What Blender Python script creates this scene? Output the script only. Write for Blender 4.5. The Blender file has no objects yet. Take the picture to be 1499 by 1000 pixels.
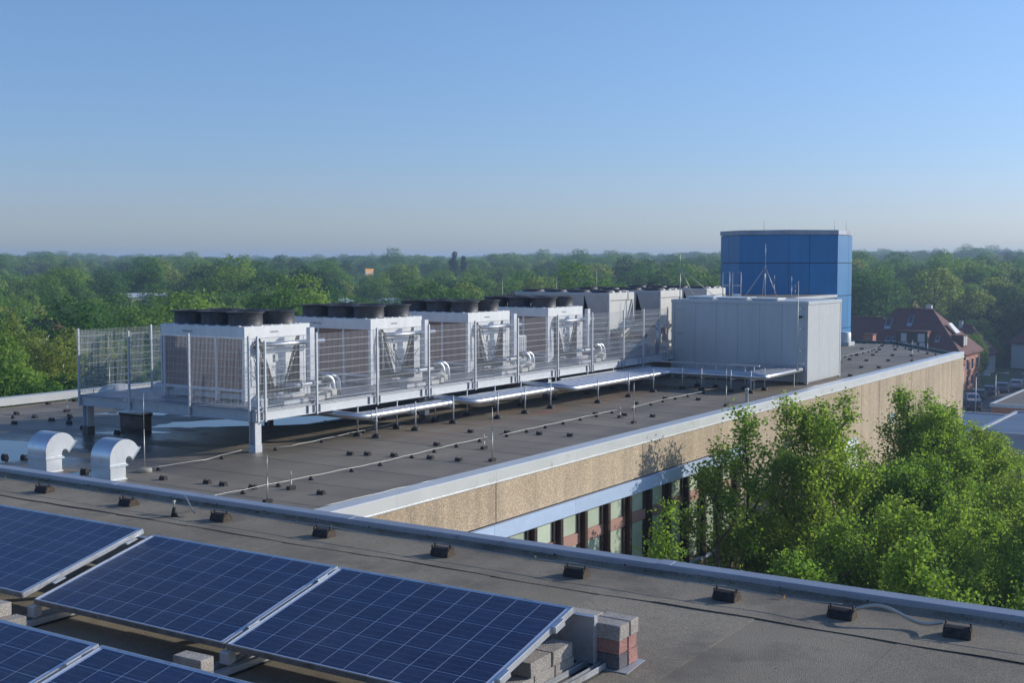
import bpy, math, random
import numpy as np
from mathutils import Vector, Matrix
random.seed(7); rng = np.random.default_rng(11)
S = bpy.context.scene
COL = S.collection
R = math.radians
PI = math.pi

# ------------------------------------------------------------------ camera
cam = bpy.data.cameras.new('camera'); camo = bpy.data.objects.new('camera', cam); COL.objects.link(camo)
camo.location = (0, 0, 19); cam.sensor_width = 36; cam.lens = 44.16; cam.clip_start = .1; cam.clip_end = 9000
camo.rotation_euler = (R(90 - 3.733), 0, R(32.94 - 90))
S.camera = camo
# ------------------------------------------------------------------ sky, sun, exposure
SUN_AZ = math.atan2(-0.63, 0.776); SUN_EL = R(20)
sd = Vector((math.cos(SUN_AZ) * math.cos(SUN_EL), math.sin(SUN_AZ) * math.cos(SUN_EL), math.sin(SUN_EL)))
W = bpy.data.worlds.new('World'); S.world = W; W.use_nodes = True
wn = W.node_tree.nodes; wl = W.node_tree.links; wn.clear()
sky = wn.new('ShaderNodeTexSky'); sky.sky_type = 'NISHITA'; sky.sun_disc = False
sky.sun_elevation = SUN_EL; sky.sun_rotation = math.atan2(sd.x, sd.y)
sky.altitude = 50; sky.air_density = 1.0; sky.dust_density = 0.55; sky.ozone_density = 2.6
bg = wn.new('ShaderNodeBackground'); bg.inputs[1].default_value = 0.098
wo = wn.new('ShaderNodeOutputWorld'); 
tint = wn.new('ShaderNodeMix'); tint.data_type = 'RGBA'; tint.blend_type = 'MULTIPLY'; tint.inputs[0].default_value = 1; tint.inputs[7].default_value = (.615, .748, 1.0, 1)

# white balance that shifts a little towards lilac in the low haze band, the same all round
stc = wn.new('ShaderNodeTexCoord'); ssp = wn.new('ShaderNodeSeparateXYZ'); wl.new(stc.outputs['Generated'], ssp.inputs[0])
srp = wn.new('ShaderNodeValToRGB'); wl.new(ssp.outputs[2], srp.inputs[0]); se = srp.color_ramp.elements
se[0].position = 0; se[0].color = (.595, .70, 1.0, 1); se[1].position = .19; se[1].color = (.64, .755, .96, 1)
for q_, c_ in ((.04, (.585, .655, .965, 1)), (.08, (.57, .668, .945, 1))): k_ = se.new(q_); k_.color = c_
wl.new(sky.outputs[0], tint.inputs[6]); wl.new(srp.outputs[0], tint.inputs[7]); wl.new(tint.outputs[2], bg.inputs[0]); wl.new(bg.outputs[0], wo.inputs[0])
sl = bpy.data.lights.new('sun', 'SUN'); so = bpy.data.objects.new('sun', sl); COL.objects.link(so)
sl.energy = 2.35; sl.angle = R(.5); sl.color = (1, .95, .87)
so.rotation_euler = sd.to_track_quat('Z', 'Y').to_euler()
S.view_settings.view_transform = 'Standard'; S.view_settings.look = 'None'
S.view_settings.exposure = 0.7; S.view_settings.gamma = 1
S.render.engine = 'CYCLES'
S.cycles.max_bounces = 6; S.cycles.diffuse_bounces = 3; S.cycles.glossy_bounces = 3; S.cycles.transmission_bounces = 3
S.cycles.volume_bounces = 1; S.cycles.transparent_max_bounces = 8
S.cycles.use_denoising = True
HAZE = 0.0005

# ------------------------------------------------------------------ materials
def nt(name):
    m = bpy.data.materials.new(name); m.use_nodes = True
    n = m.node_tree.nodes; p = n['Principled BSDF']
    return m, n, m.node_tree.links, p
def mixc(n, l, mode, fac, a, b):
    x = n.new('ShaderNodeMix'); x.data_type = 'RGBA'; x.blend_type = mode
    for s, v in ((x.inputs[0], fac), (x.inputs[6], a), (x.inputs[7], b)):
        if hasattr(v, 'is_output'): l.new(v, s)
        elif isinstance(v, (int, float)): s.default_value = v
        else: s.default_value = (*v, 1)
    return x.outputs[2]
def noise(n, l, scale, detail=3, rough=.55, vec=None, stretch=None):
    t = n.new('ShaderNodeTexNoise'); t.inputs['Scale'].default_value = scale; t.inputs['Detail'].default_value = detail
    t.inputs['Roughness'].default_value = rough
    if vec is None: vec = n.new('ShaderNodeNewGeometry').outputs['Position']
    if stretch:
        mp = n.new('ShaderNodeMapping'); mp.inputs['Scale'].default_value = stretch; l.new(vec, mp.inputs[0]); vec = mp.outputs[0]
    l.new(vec, t.inputs['Vector'])
    return t.outputs['Fac']
def ramp(n, l, src, p0, p1, c0=(0, 0, 0), c1=(1, 1, 1)):
    r = n.new('ShaderNodeValToRGB'); e = r.color_ramp.elements
    e[0].position = p0; e[0].color = (*c0, 1); e[1].position = p1; e[1].color = (*c1, 1)
    l.new(src, r.inputs[0]); return r.outputs[0]
def mat(name, col, rough=.6, metal=0, var=.15, vscale=3, fine=.1, fscale=60, bump=0, bscale=80, rand=0, dirt=None, dscale=1.2, dlo=.5, dhi=.75, coat=0, stretch=None, spec=.5, streak=0):
    m, n, l, p = nt(name)
    c = col
    a = ramp(n, l, noise(n, l, vscale, stretch=stretch), .3, .7, tuple(v * (1 - var) for v in col), tuple(min(1, v * (1 + var)) for v in col))
    if fine:
        b = ramp(n, l, noise(n, l, fscale, 2), .3, .7, (1 - fine,) * 3, (1 + fine,) * 3)
        a = mixc(n, l, 'MULTIPLY', 1.0, a, b)
    if dirt:
        a = mixc(n, l, 'MIX', ramp(n, l, noise(n, l, dscale, 5, .65), dlo, dhi), a, dirt)
    if streak:
        a = mixc(n, l, 'MULTIPLY', 1.0, a, ramp(n, l, noise(n, l, 3.5, 4, .6, stretch=(1, 1, .12)), .32, .62, (1 - streak,) * 3, (1,) * 3))
    if rand:
        oi = n.new('ShaderNodeObjectInfo')
        r = ramp(n, l, oi.outputs['Random'], 0, 1, (1 - rand,) * 3, (1 + rand,) * 3)
        a = mixc(n, l, 'MULTIPLY', 1.0, a, r)
    l.new(a, p.inputs['Base Color'])
    p.inputs['Roughness'].default_value = rough; p.inputs['Metallic'].default_value = metal
    p.inputs['Specular IOR Level'].default_value = spec
    if coat: p.inputs['Coat Weight'].default_value = coat; p.inputs['Coat Roughness'].default_value = .05
    if bump:
        bp = n.new('ShaderNodeBump'); bp.inputs['Strength'].default_value = bump; bp.inputs['Distance'].default_value = .01
        l.new(noise(n, l, bscale, 3), bp.inputs['Height']); l.new(bp.outputs[0], p.inputs['Normal'])
    return m
M = {}
M['felt_near'] = mat('mineral_felt', (.278, .238, .176), .92, var=.16, vscale=1.1, fine=.5, fscale=150, bump=.8, bscale=190, rand=.07, dirt=(.15, .13, .105), dscale=1.6, dlo=.48, dhi=.72)
M['felt_side'] = mat('old_felt_edge', (.15, .13, .11), .9, var=.25, vscale=4, fine=.3, fscale=120)
def far_felt():
    m, n, l, p = nt('bitumen_roof')
    pos = n.new('ShaderNodeNewGeometry').outputs['Position']
    a = ramp(n, l, noise(n, l, .45, 4, stretch=(.5, 1.6, 1)), .3, .72, (.172, .146, .108), (.288, .24, .170))
    f = ramp(n, l, noise(n, l, 90, 2), .3, .7, (.86,) * 3, (1.14,) * 3)
    a = mixc(n, l, 'MULTIPLY', 1., a, f)
    oi = n.new('ShaderNodeObjectInfo'); r = ramp(n, l, oi.outputs['Random'], 0, 1, (.88,) * 3, (1.10,) * 3)
    a = mixc(n, l, 'MULTIPLY', 1., a, r)
    # welded seams between the sheets: a thin dark bead of bitumen, broken up by wear
    s0 = n.new('ShaderNodeSeparateXYZ'); l.new(pos, s0.inputs[0]); fr = n.new('ShaderNodeMath'); fr.operation = 'FRACT'
    wv = n.new('ShaderNodeMath'); wv.operation = 'MULTIPLY_ADD'; l.new(noise(n, l, 2.2, 3), wv.inputs[0]); wv.inputs[1].default_value = .05; l.new(s0.outputs[0], wv.inputs[2]); l.new(wv.outputs[0], fr.inputs[0])
    a = mixc(n, l, 'MIX', mixc(n, l, 'MULTIPLY', 1., ramp(n, l, fr.outputs[0], .0, .07, (.8,) * 3, (0,) * 3), ramp(n, l, noise(n, l, 1.1, 3), .35, .6, (.25,) * 3, (1,) * 3)), a, (.045, .04, .037))
    # rust coloured deposit washed out along the pipe run, and wet dark felt round the puddles
    sp = n.new('ShaderNodeSeparateXYZ'); l.new(pos, sp.inputs[0])
    def band(sock, c, w):
        s = n.new('ShaderNodeMath'); s.operation = 'SUBTRACT'; l.new(sock, s.inputs[0]); s.inputs[1].default_value = c
        ab = n.new('ShaderNodeMath'); ab.operation = 'ABSOLUTE'; l.new(s.outputs[0], ab.inputs[0])
        mr = n.new('ShaderNodeMapRange'); mr.interpolation_type = 'SMOOTHSTEP'; l.new(ab.outputs[0], mr.inputs[0]); mr.inputs[1].default_value = w; mr.inputs[2].default_value = 0; 
        return mr.outputs[0]
    def mul(x, y):
        s = n.new('ShaderNodeMath'); s.operation = 'MULTIPLY'; l.new(x, s.inputs[0]); l.new(y, s.inputs[1]); return s.outputs[0]
    bm = mul(mul(band(sp.outputs[1], 21.6, 2.0), band(sp.outputs[0], 35, 13)), ramp(n, l, noise(n, l, .9, 5, .65, stretch=(.45, 1.5, 1)), .42, .66))
    a = mixc(n, l, 'MIX', bm, a, (.27, .14, .08))
    wet = mul(mul(band(sp.outputs[1], 27.8, 7.5), band(sp.outputs[0], 21, 10)), ramp(n, l, noise(n, l, .5, 4, .6, stretch=(1.5, .6, 1)), .36, .5))
    a = mixc(n, l, 'MIX', wet, a, (.018, .017, .017))
    l.new(a, p.inputs['Base Color'])
    rr = n.new('ShaderNodeMapRange'); l.new(wet, rr.inputs[0]); rr.inputs[3].default_value = .62; rr.inputs[4].default_value = .16
    l.new(rr.outputs[0], p.inputs['Roughness'])
    bp = n.new('ShaderNodeBump'); bp.inputs['Strength'].default_value = .25; bp.inputs['Distance'].default_value = .01
    l.new(noise(n, l, 60, 3), bp.inputs['Height']); l.new(bp.outputs[0], p.inputs['Normal'])
    return m
M['felt_far'] = far_felt()
M['puddle'] = mat('standing_water', (.02, .022, .024), .03, var=.1, fine=0, spec=.9)
M['zinc_cap'] = mat('coated_edge_metal', (.37, .395, .44), .45, .3, var=.1, vscale=2, fine=.06, dirt=(.16, .16, .16), dscale=5, dlo=.6, dhi=.8, rand=.05)
M['cap_white'] = mat('white_edge_metal', (.70, .71, .69), .38, .25, var=.05, vscale=1, fine=.03, dirt=(.42, .41, .38), dscale=3, dlo=.6, dhi=.85, rand=.03)
def pebble():
    m, n, l, p = nt('exposed_aggregate_concrete')
    v = n.new('ShaderNodeTexVoronoi'); v.inputs['Scale'].default_value = 28; g = n.new('ShaderNodeNewGeometry'); l.new(g.outputs['Position'], v.inputs['Vector'])
    sep = n.new('ShaderNodeSeparateColor'); l.new(v.outputs['Color'], sep.inputs[0])
    a = ramp(n, l, sep.outputs[0], 0, 1, (.38, .27, .165), (.77, .63, .44))
    a = mixc(n, l, 'MIX', ramp(n, l, v.outputs['Distance'], .25, .75), a, (.49, .38, .255))
    a = mixc(n, l, 'MULTIPLY', 1., a, ramp(n, l, noise(n, l, .35, 5, .6), .3, .7, (.86,) * 3, (1.1,) * 3))
    a = mixc(n, l, 'MULTIPLY', 1., a, ramp(n, l, noise(n, l, .8, 4, .6, stretch=(2.5, 1, .25)), .35, .6, (.80, .80, .82), (1.05,) * 3))
    oi = n.new('ShaderNodeObjectInfo'); a = mixc(n, l, 'MULTIPLY', 1., a, ramp(n, l, oi.outputs['Random'], 0, 1, (.95,) * 3, (1.05,) * 3))
    l.new(a, p.inputs['Base Color']); p.inputs['Roughness'].default_value = .9
    bp = n.new('ShaderNodeBump'); bp.inputs['Strength'].default_value = .7; bp.inputs['Distance'].default_value = .012; bp.invert = True
    l.new(v.outputs['Distance'], bp.inputs['Height']); l.new(bp.outputs[0], p.inputs['Normal'])
    return m
M['pebble'] = pebble()
M['joint'] = mat('joint_sealant', (.08, .065, .05), .9)
M['band'] = mat('blue_white_sheet_band', (.50, .62, .80), .35, .0, var=.05, fine=.02, rand=.05)
M['mullion'] = mat('dark_brown_mullion', (.035, .018, .016), .5, var=.15)
M['pinkmetal'] = mat('pinkish_brown_infill', (.42, .235, .185), .55, var=.08, rand=.06, stretch=(1, 1, .3))
M['pane'] = mat('window_pane_with_pale_blind', (.58, .65, .50), .15, var=.1, vscale=1.2, fine=0, coat=.6, rand=.12)
M['pane_dark'] = mat('dark_window_glass', (.03, .045, .06), .06, var=.2, fine=0, coat=.5)
M['galv'] = mat('galvanised_steel', (.45, .48, .51), .5, .4, var=.08, vscale=5, fine=.04, rand=.04, dirt=(.38, .39, .40), dscale=6, dlo=.5, dhi=.8)
M['galv_light'] = mat('bright_galvanised_steel', (.55, .57, .585), .5, .3, var=.06, vscale=4, fine=.03, dirt=(.36, .36, .36), dscale=4, dlo=.55, dhi=.85)
M['duct'] = mat('galvanised_duct_sheet', (.62, .66, .70), .33, .65, var=.08, vscale=2.5, fine=.03, dirt=(.5, .52, .53), dscale=5, dlo=.45, dhi=.8)
M['alu_pipe'] = mat('aluminium_pipe_cladding', (.52, .54, .57), .34, .85, var=.05, vscale=4, fine=.02, rand=.05)
M['wire'] = mat('aluminium_wire', (.44, .445, .41), .45, .5, fine=.03)
M['frame_alu'] = mat('aluminium_frame', (.60, .62, .64), .38, .55, var=.06, fine=.03, dirt=(.33, .31, .28), dscale=7, dlo=.5, dhi=.75)
M['white_metal'] = mat('white_painted_sheet', (.78, .785, .76), .45, var=.03, fine=.02, streak=.10, dirt=(.55, .54, .5), dscale=3, dlo=.55, dhi=.9)
M['lilac_metal'] = mat('pale_grey_sheet', (.68, .69, .71), .45, var=.03, fine=.02)
M['coil'] = None
def coilm(name, c0, c1, sc):
    m, n, l, p = nt(name)
    w = n.new('ShaderNodeTexWave'); w.wave_type = 'BANDS'; w.bands_direction = 'Y'; w.inputs['Scale'].default_value = sc; w.inputs['Distortion'].default_value = .3
    g = n.new('ShaderNodeNewGeometry'); l.new(g.outputs['Position'], w.inputs['Vector'])
    a = ramp(n, l, w.outputs['Fac'], .2, .8, c0, c1)
    a = mixc(n, l, 'MULTIPLY', 1., a, ramp(n, l, noise(n, l, 1.5, 4), .3, .7, (.8,) * 3, (1.15,) * 3))
    l.new(a, p.inputs['Base Color']); p.inputs['Roughness'].default_value = .6
    return m
M['coil'] = coilm('copper_brown_coil_fins', (.15, .085, .058), (.44, .275, .205), 9)
M['coil_dark'] = mat('dark_coil', (.055, .043, .035), .6, .2, var=.3, vscale=20)
M['shroud'] = mat('black_plastic_shroud', (.042, .044, .05), .55, var=.15, vscale=6, fine=.05, dirt=(.09, .085, .08), dscale=6, dlo=.5, dhi=.8)
M['fan'] = mat('fan_blade_grey', (.16, .165, .17), .5)
M['beige'] = mat('beige_painted_sheet', (.64, .62, .56), .5, var=.03, fine=.02, rand=.02, streak=.08)
M['greycoil'] = mat('grey_module_sheet', (.50, .485, .47), .55, var=.05, fine=.04)
M['black'] = mat('black_rubber', (.018, .018, .019), .65, var=.3)
M['block'] = mat('felt_covered_block', (.035, .031, .028), .85, var=.4, vscale=25, fine=.3, rand=.2)
M['block_core'] = mat('weathered_block_core', (.085, .062, .045), .9, var=.3, vscale=30)
M['grating'] = None
def gratm():
    m, n, l, p = nt('deck_grating')
    t = n.new('ShaderNodeTexChecker'); t.inputs['Scale'].default_value = 16; g = n.new('ShaderNodeNewGeometry'); l.new(g.outputs['Position'], t.inputs['Vector'])
    a = ramp(n, l, noise(n, l, 2, 3), .3, .7, (.27, .285, .31), (.34, .36, .385))
    a = mixc(n, l, 'MULTIPLY', .35, a, ramp(n, l, t.outputs['Fac'], .3, .7, (.7,) * 3, (1,) * 3))
    l.new(a, p.inputs['Base Color']); p.inputs['Roughness'].default_value = .5; p.inputs['Metallic'].default_value = .3
    return m
M['grating'] = gratm()
M['clad_grey'] = mat('grey_sandwich_panel', (.50, .545, .56), .42, .0, var=.03, vscale=.7, fine=.015, rand=.03, streak=.07)
M['clad_white'] = mat('light_grey_flashing', (.54, .555, .545), .4, .0, var=.03, fine=.02, streak=.05)
M['blue'] = mat('glossy_blue_panel', (.02, .205, .45), .4, .0, var=.05, vscale=.6, fine=.02, streak=.10, rand=.10, coat=.1, spec=.5)
M['blue_fascia'] = mat('weathered_fascia_metal', (.34, .36, .42), .5, .3, var=.2, vscale=1.2, fine=.05)
M['concrete'] = mat('grey_paving_concrete', (.38, .345, .30), .9, var=.14, vscale=9, fine=.28, fscale=90, bump=.8, bscale=110, dirt=(.25, .22, .19), dscale=9, dlo=.6, dhi=.8, rand=.12)
M['redpaver'] = mat('red_paving_concrete', (.42, .215, .18), .9, var=.14, vscale=9, fine=.25, fscale=90, bump=.8, bscale=110, rand=.1)
M['darkpaver'] = mat('anthracite_paving_concrete', (.13, .125, .135), .9, var=.14, vscale=9, fine=.25, fscale=90, bump=.8, bscale=110)
M['frame_dirty'] = mat('dusty_frame', (.22, .205, .19), .7, .1, var=.2, vscale=8, fine=.2, dirt=(.12, .10, .08), dscale=12)
M['back'] = mat('module_backsheet', (.72, .76, .84), .35, var=.05, fine=0, coat=.8)
def cellm():
    m, n, l, p = nt('polycrystalline_cell')
    tc = n.new('ShaderNodeTexCoord').outputs['Object']
    w = n.new('ShaderNodeSeparateXYZ'); l.new(tc, w.inputs[0])
    # three bus bars along the short side of the module
    s = n.new('ShaderNodeMath'); s.operation = 'MULTIPLY'; l.new(w.outputs[0], s.inputs[0]); s.inputs[1].default_value = 1 / .052
    a0 = n.new('ShaderNodeMath'); a0.operation = 'ADD'; l.new(s.outputs[0], a0.inputs[0]); a0.inputs[1].default_value = 10.5
    f = n.new('ShaderNodeMath'); f.operation = 'FRACT'; l.new(a0.outputs[0], f.inputs[0])
    d = n.new('ShaderNodeMath'); d.operation = 'SUBTRACT'; l.new(f.outputs[0], d.inputs[0]); d.inputs[1].default_value = .5
    ab = n.new('ShaderNodeMath'); ab.operation = 'ABSOLUTE'; l.new(d.outputs[0], ab.inputs[0])
    lt = n.new('ShaderNodeMath'); lt.operation = 'LESS_THAN'; l.new(ab.outputs[0], lt.inputs[0]); lt.inputs[1].default_value = .022
    v = n.new('ShaderNodeTexVoronoi'); v.inputs['Scale'].default_value = 60; g = n.new('ShaderNodeNewGeometry'); l.new(g.outputs['Position'], v.inputs['Vector'])
    sep = n.new('ShaderNodeSeparateColor'); l.new(v.outputs['Color'], sep.inputs[0])
    c = ramp(n, l, sep.outputs[0], 0, 1, (.013, .024, .070), (.023, .039, .105))
    oi = n.new('ShaderNodeObjectInfo'); c = mixc(n, l, 'MULTIPLY', 1., c, ramp(n, l, oi.outputs['Random'], 0, 1, (.85,) * 3, (1.15,) * 3))
    c = mixc(n, l, 'MIX', lt.outputs[0], c, (.10, .14, .26))
    c = mixc(n, l, 'MIX', ramp(n, l, noise(n, l, 2.1, 6, .7), .45, .8, (0, 0, 0), (.16, .16, .16)), c, (.22, .21, .19))
    l.new(c, p.inputs['Base Color']); p.inputs['Roughness'].default_value = .45
    p.inputs['Coat Weight'].default_value = 1; p.inputs['Coat Roughness'].default_value = .12; p.inputs['Coat IOR'].default_value = 1.25
    p.inputs['Specular IOR Level'].default_value = .3
    return m
M['cell'] = cellm()
M['moss'] = mat('moss_and_grit', (.17, .15, .10), .95, var=.3, vscale=30)
M['ground'] = mat('dark_grassy_ground', (.045, .065, .022), .95, var=.35, vscale=.05, fine=.2, fscale=3, dirt=(.07, .06, .04), dscale=.02)
M['asphalt'] = mat('asphalt', (.05, .05, .053), .85, var=.12, vscale=.5, fine=.12, fscale=10)
M['paving'] = mat('pale_pavement', (.22, .19, .17), .85, var=.1, vscale=1)
M['grass'] = mat('short_lawn', (.075, .13, .03), .95, var=.2, vscale=.6, fine=.2, fscale=8)
M['brick'] = mat('orange_brick_wall', (.48, .20, .12), .85, var=.12, vscale=2, fine=.15, fscale=12)
M['tile_red'] = mat('red_brown_roof_tiles', (.15, .05, .038), .8, var=.15, vscale=2, fine=.2, fscale=9, rand=.15)
M['render_white'] = mat('white_render', (.62, .61, .58), .8, var=.04)
M['orange'] = mat('orange_sign_sheet', (.95, .40, .03), .5, var=.02, fine=0)
M['bark'] = mat('bark', (.10, .075, .055), .9, var=.3, vscale=8, fine=.2, fscale=40)
M['birch_bark'] = mat('birch_bark', (.45, .44, .40), .85, var=.3, vscale=8)
M['copper_leaf'] = None
def leafm(name, c0, c1, c2, trans=.35):
    m, n, l, p = nt(name)
    oi = n.new('ShaderNodeObjectInfo')
    r = n.new('ShaderNodeValToRGB'); e = r.color_ramp.elements
    e[0].position = 0; e[0].color = (*c0, 1); e[1].position = 1; e[1].color = (*c2, 1); k = e.new(.5); k.color = (*c1, 1)
    l.new(oi.outputs['Random'], r.inputs[0])
    g = n.new('ShaderNodeNewGeometry')
    v = ramp(n, l, g.outputs['Random Per Island'], 0, 1, (.62, .68, .6), (1.35, 1.25, 1.2))
    a = mixc(n, l, 'MULTIPLY', 1., r.outputs[0], v)
    l.new(a, p.inputs['Base Color']); p.inputs['Roughness'].default_value = .65; p.inputs['Specular IOR Level'].default_value = .12
    t = n.new('ShaderNodeBsdfTranslucent'); tc = mixc(n, l, 'MULTIPLY', 1., a, (1.5, 1.6, .7)); l.new(tc, t.inputs[0])
    mx = n.new('ShaderNodeMixShader'); mx.inputs[0].default_value = trans
    l.new(p.outputs[0], mx.inputs[1]); l.new(t.outputs[0], mx.inputs[2]); l.new(mx.outputs[0], n['Material Output'].inputs[0])
    return m
M['leaf'] = leafm('spring_leaves', (.06, .15, .042), (.115, .23, .052), (.21, .31, .075), .42)
M['leaf_maple'] = leafm('maple_leaves', (.185, .30, .075), (.215, .325, .082), (.26, .35, .095), .52)
M['leaf_dark'] = leafm('dark_leaves', (.03, .078, .036), (.048, .11, .042), (.075, .145, .05), .3)
M['leaf_olive'] = leafm('olive_catkin_leaves', (.22, .29, .085), (.28, .32, .11), (.21, .30, .085), .48)
M['leaf_copper'] = leafm('copper_beech_leaves', (.08, .035, .035), (.09, .04, .035), (.10, .045, .035), .2)
M['tyre'] = mat('tyre', (.02, .02, .02), .8)

# ------------------------------------------------------------------ mesh helpers
class G:
    def __init__(s): s.v = []; s.f = []; s.sm = []
    def add(s, vs, fs, smooth=False):
        o = len(s.v); s.v += [tuple(v) for v in vs]; s.f += [tuple(i + o for i in f) for f in fs]; s.sm += [smooth] * len(fs); return s
    def bx(s, x0, x1, y0, y1, z0, z1, mtx=None):
        vs = [(x, y, z) for z in (z0, z1) for y in (y0, y1) for x in (x0, x1)]
        if mtx is not None: vs = [mtx @ Vector(v) for v in vs]
        return s.add(vs, [(0, 2, 3, 1), (4, 5, 7, 6), (0, 1, 5, 4), (2, 6, 7, 3), (0, 4, 6, 2), (1, 3, 7, 5)])
    def bev(s, x0, x1, y0, y1, z0, z1, b=.01, mtx=None):
        # box with chamfered edges
        vs = []; idx = {}
        for i, x in enumerate((x0, x1)):
            for j, y in enumerate((y0, y1)):
                for k, z in enumerate((z0, z1)):
                    sx, sy, sz = (b if i == 0 else -b), (b if j == 0 else -b), (b if k == 0 else -b)
                    idx[i, j, k] = len(vs)
                    vs += [(x, y + sy, z + sz), (x + sx, y, z + sz), (x + sx, y + sy, z)]
        f = []
        for a in (0, 1):
            f.append([idx[a, 0, 0], idx[a, 1, 0], idx[a, 1, 1], idx[a, 0, 1]][::(-1 if a == 0 else 1)])
            f.append([idx[0, a, 0] + 1, idx[1, a, 0] + 1, idx[1, a, 1] + 1, idx[0, a, 1] + 1][::(1 if a == 0 else -1)])
            f.append([idx[0, 0, a] + 2, idx[1, 0, a] + 2, idx[1, 1, a] + 2, idx[0, 1, a] + 2][::(-1 if a == 0 else 1)])
            for c in (0, 1):
                f.append([idx[a, c, 0], idx[a, c, 1], idx[a, c, 1] + 1, idx[a, c, 0] + 1])
                f.append([idx[a, 0, c], idx[a, 1, c], idx[a, 1, c] + 2, idx[a, 0, c] + 2])
                f.append([idx[0, a, c] + 1, idx[1, a, c] + 1, idx[1, a, c] + 2, idx[0, a, c] + 2])
                for d in (0, 1): f.append([idx[a, c, d], idx[a, c, d] + 1, idx[a, c, d] + 2])
        if mtx is not None: vs = [mtx @ Vector(v) for v in vs]
        return s.add(vs, f)
    def cyl(s, p0, p1, r, n=12, r2=None, cap=True, smooth=True):
        p0 = Vector(p0); p1 = Vector(p1); r2 = r if r2 is None else r2
        z = (p1 - p0).normalized(); x = z.orthogonal().normalized(); y = z.cross(x)
        vs = []
        for p, rr in ((p0, r), (p1, r2)):
            vs += [p + rr * (math.cos(2 * PI * i / n) * x + math.sin(2 * PI * i / n) * y) for i in range(n)]
        s.add(vs, [(i, (i + 1) % n, n + (i + 1) % n, n + i) for i in range(n)], smooth)
        if cap:
            o = len(s.v) - 2 * n
            s.f += [tuple(o + i for i in reversed(range(n))), tuple(o + n + i for i in range(n))]; s.sm += [False, False]
        return s
    def tube(s, pts, r, n=8, cap=True):
        pts = [Vector(p) for p in pts]; rs = r if isinstance(r, (list, tuple)) else [r] * len(pts)
        t0 = (pts[1] - pts[0]).normalized(); x = t0.orthogonal().normalized(); o = len(s.v)
        for i, p in enumerate(pts):
            t = (pts[min(i + 1, len(pts) - 1)] - pts[max(i - 1, 0)]).normalized()
            x = (x - t * x.dot(t)).normalized(); y = t.cross(x)
            s.v += [tuple(p + rs[i] * (math.cos(2 * PI * k / n) * x + math.sin(2 * PI * k / n) * y)) for k in range(n)]
        for i in range(len(pts) - 1):
            for k in range(n):
                s.f.append((o + i * n + k, o + i * n + (k + 1) % n, o + (i + 1) * n + (k + 1) % n, o + (i + 1) * n + k)); s.sm.append(True)
        if cap:
            s.f += [tuple(o + k for k in reversed(range(n))), tuple(o + (len(pts) - 1) * n + k for k in range(n))]; s.sm += [False, False]
        return s
    def prism(s, poly, a, b, axis='y', smooth=False):
        n = len(poly)
        mk = {'y': lambda p, t: (p[0], t, p[1]), 'x': lambda p, t: (t, p[0], p[1]), 'z': lambda p, t: (p[0], p[1], t)}[axis]
        vs = [mk(p, a) for p in poly] + [mk(p, b) for p in poly]
        s.add(vs, [tuple(range(n)), tuple(range(2 * n - 1, n - 1, -1))])
        o = len(s.v) - 2 * n
        for i in range(n): s.f.append((o + i, o + n + i, o + n + (i + 1) % n, o + (i + 1) % n)); s.sm.append(smooth)
        return s
    def lathe(s, prof, c, n=24):
        o = len(s.v)
        for r_, z in prof:
            s.v += [(c[0] + r_ * math.cos(2 * PI * k / n), c[1] + r_ * math.sin(2 * PI * k / n), c[2] + z) for k in range(n)]
        for i in range(len(prof) - 1):
            for k in range(n):
                s.f.append((o + i * n + k, o + i * n + (k + 1) % n, o + (i + 1) * n + (k + 1) % n, o + (i + 1) * n + k)); s.sm.append(True)
        return s
    def mesh(s, name, m=None):
        me = bpy.data.meshes.new(name); me.from_pydata(s.v, [], s.f)
        me.polygons.foreach_set('use_smooth', s.sm)
        if m: me.materials.append(M[m] if isinstance(m, str) else m)
        me.update(); return me
def fixn(me):
    import bmesh
    b = bmesh.new(); b.from_mesh(me); bmesh.ops.recalc_face_normals(b, faces=b.faces); b.to_mesh(me); b.free()
def obj(name, g, m=None, parent=None, loc=None, rz=0, kind=None, label=None):
    me = g.mesh(name, m) if isinstance(g, G) else g
    if isinstance(g, G): fixn(me)
    o = bpy.data.objects.new(name, me); COL.objects.link(o)
    if loc is not None: o.location = loc
    if rz: o.rotation_euler.z = rz
    if parent is not None: o.parent = parent
    if kind: o['kind'] = kind
    if label: o['label'] = label
    return o
def tag(o, label, cat, group=None):
    o['label'] = label; o['category'] = cat
    if group: o['group'] = group
    return o
def thing(name, label, cat, loc=(0, 0, 0), rz=0, group=None):
    o = bpy.data.objects.new(name, None); COL.objects.link(o); o.empty_display_size = .3
    o.location = loc; o.rotation_euler.z = rz
    return tag(o, label, cat, group)
KIDS = {}
def copy_tree(o, loc, rz=None, label=None, parent=None):
    def kids(q): return [x for x in bpy.data.objects if x.parent is q]
    def rec(q, par):
        c = q.copy(); COL.objects.link(c)
        if par is not None: c.parent = par
        for k in KIDS.setdefault(q.name, kids(q)): rec(k, c)
        return c
    c = rec(o, None); c.location = loc
    if rz is not None: c.rotation_euler.z = rz
    if label: c['label'] = label
    return c
ORD = ['first', 'second', 'third', 'fourth', 'fifth', 'sixth', 'seventh', 'eighth', 'ninth', 'tenth', 'eleventh', 'twelfth', 'thirteenth', 'fourteenth', 'fifteenth', 'sixteenth', 'seventeenth', 'eighteenth', 'nineteenth']
TENS = ['', '', 'twenty', 'thirty', 'forty', 'fifty', 'sixty', 'seventy', 'eighty', 'ninety']
def ordn(i):
    if i < 19: return ORD[i]
    i += 1
    if i % 10 == 0: return TENS[i // 10][:-1] + 'ieth' if i < 100 else 'hundredth'
    return TENS[(i // 10) % 10] + '-' + ORD[i % 10 - 1]
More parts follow.
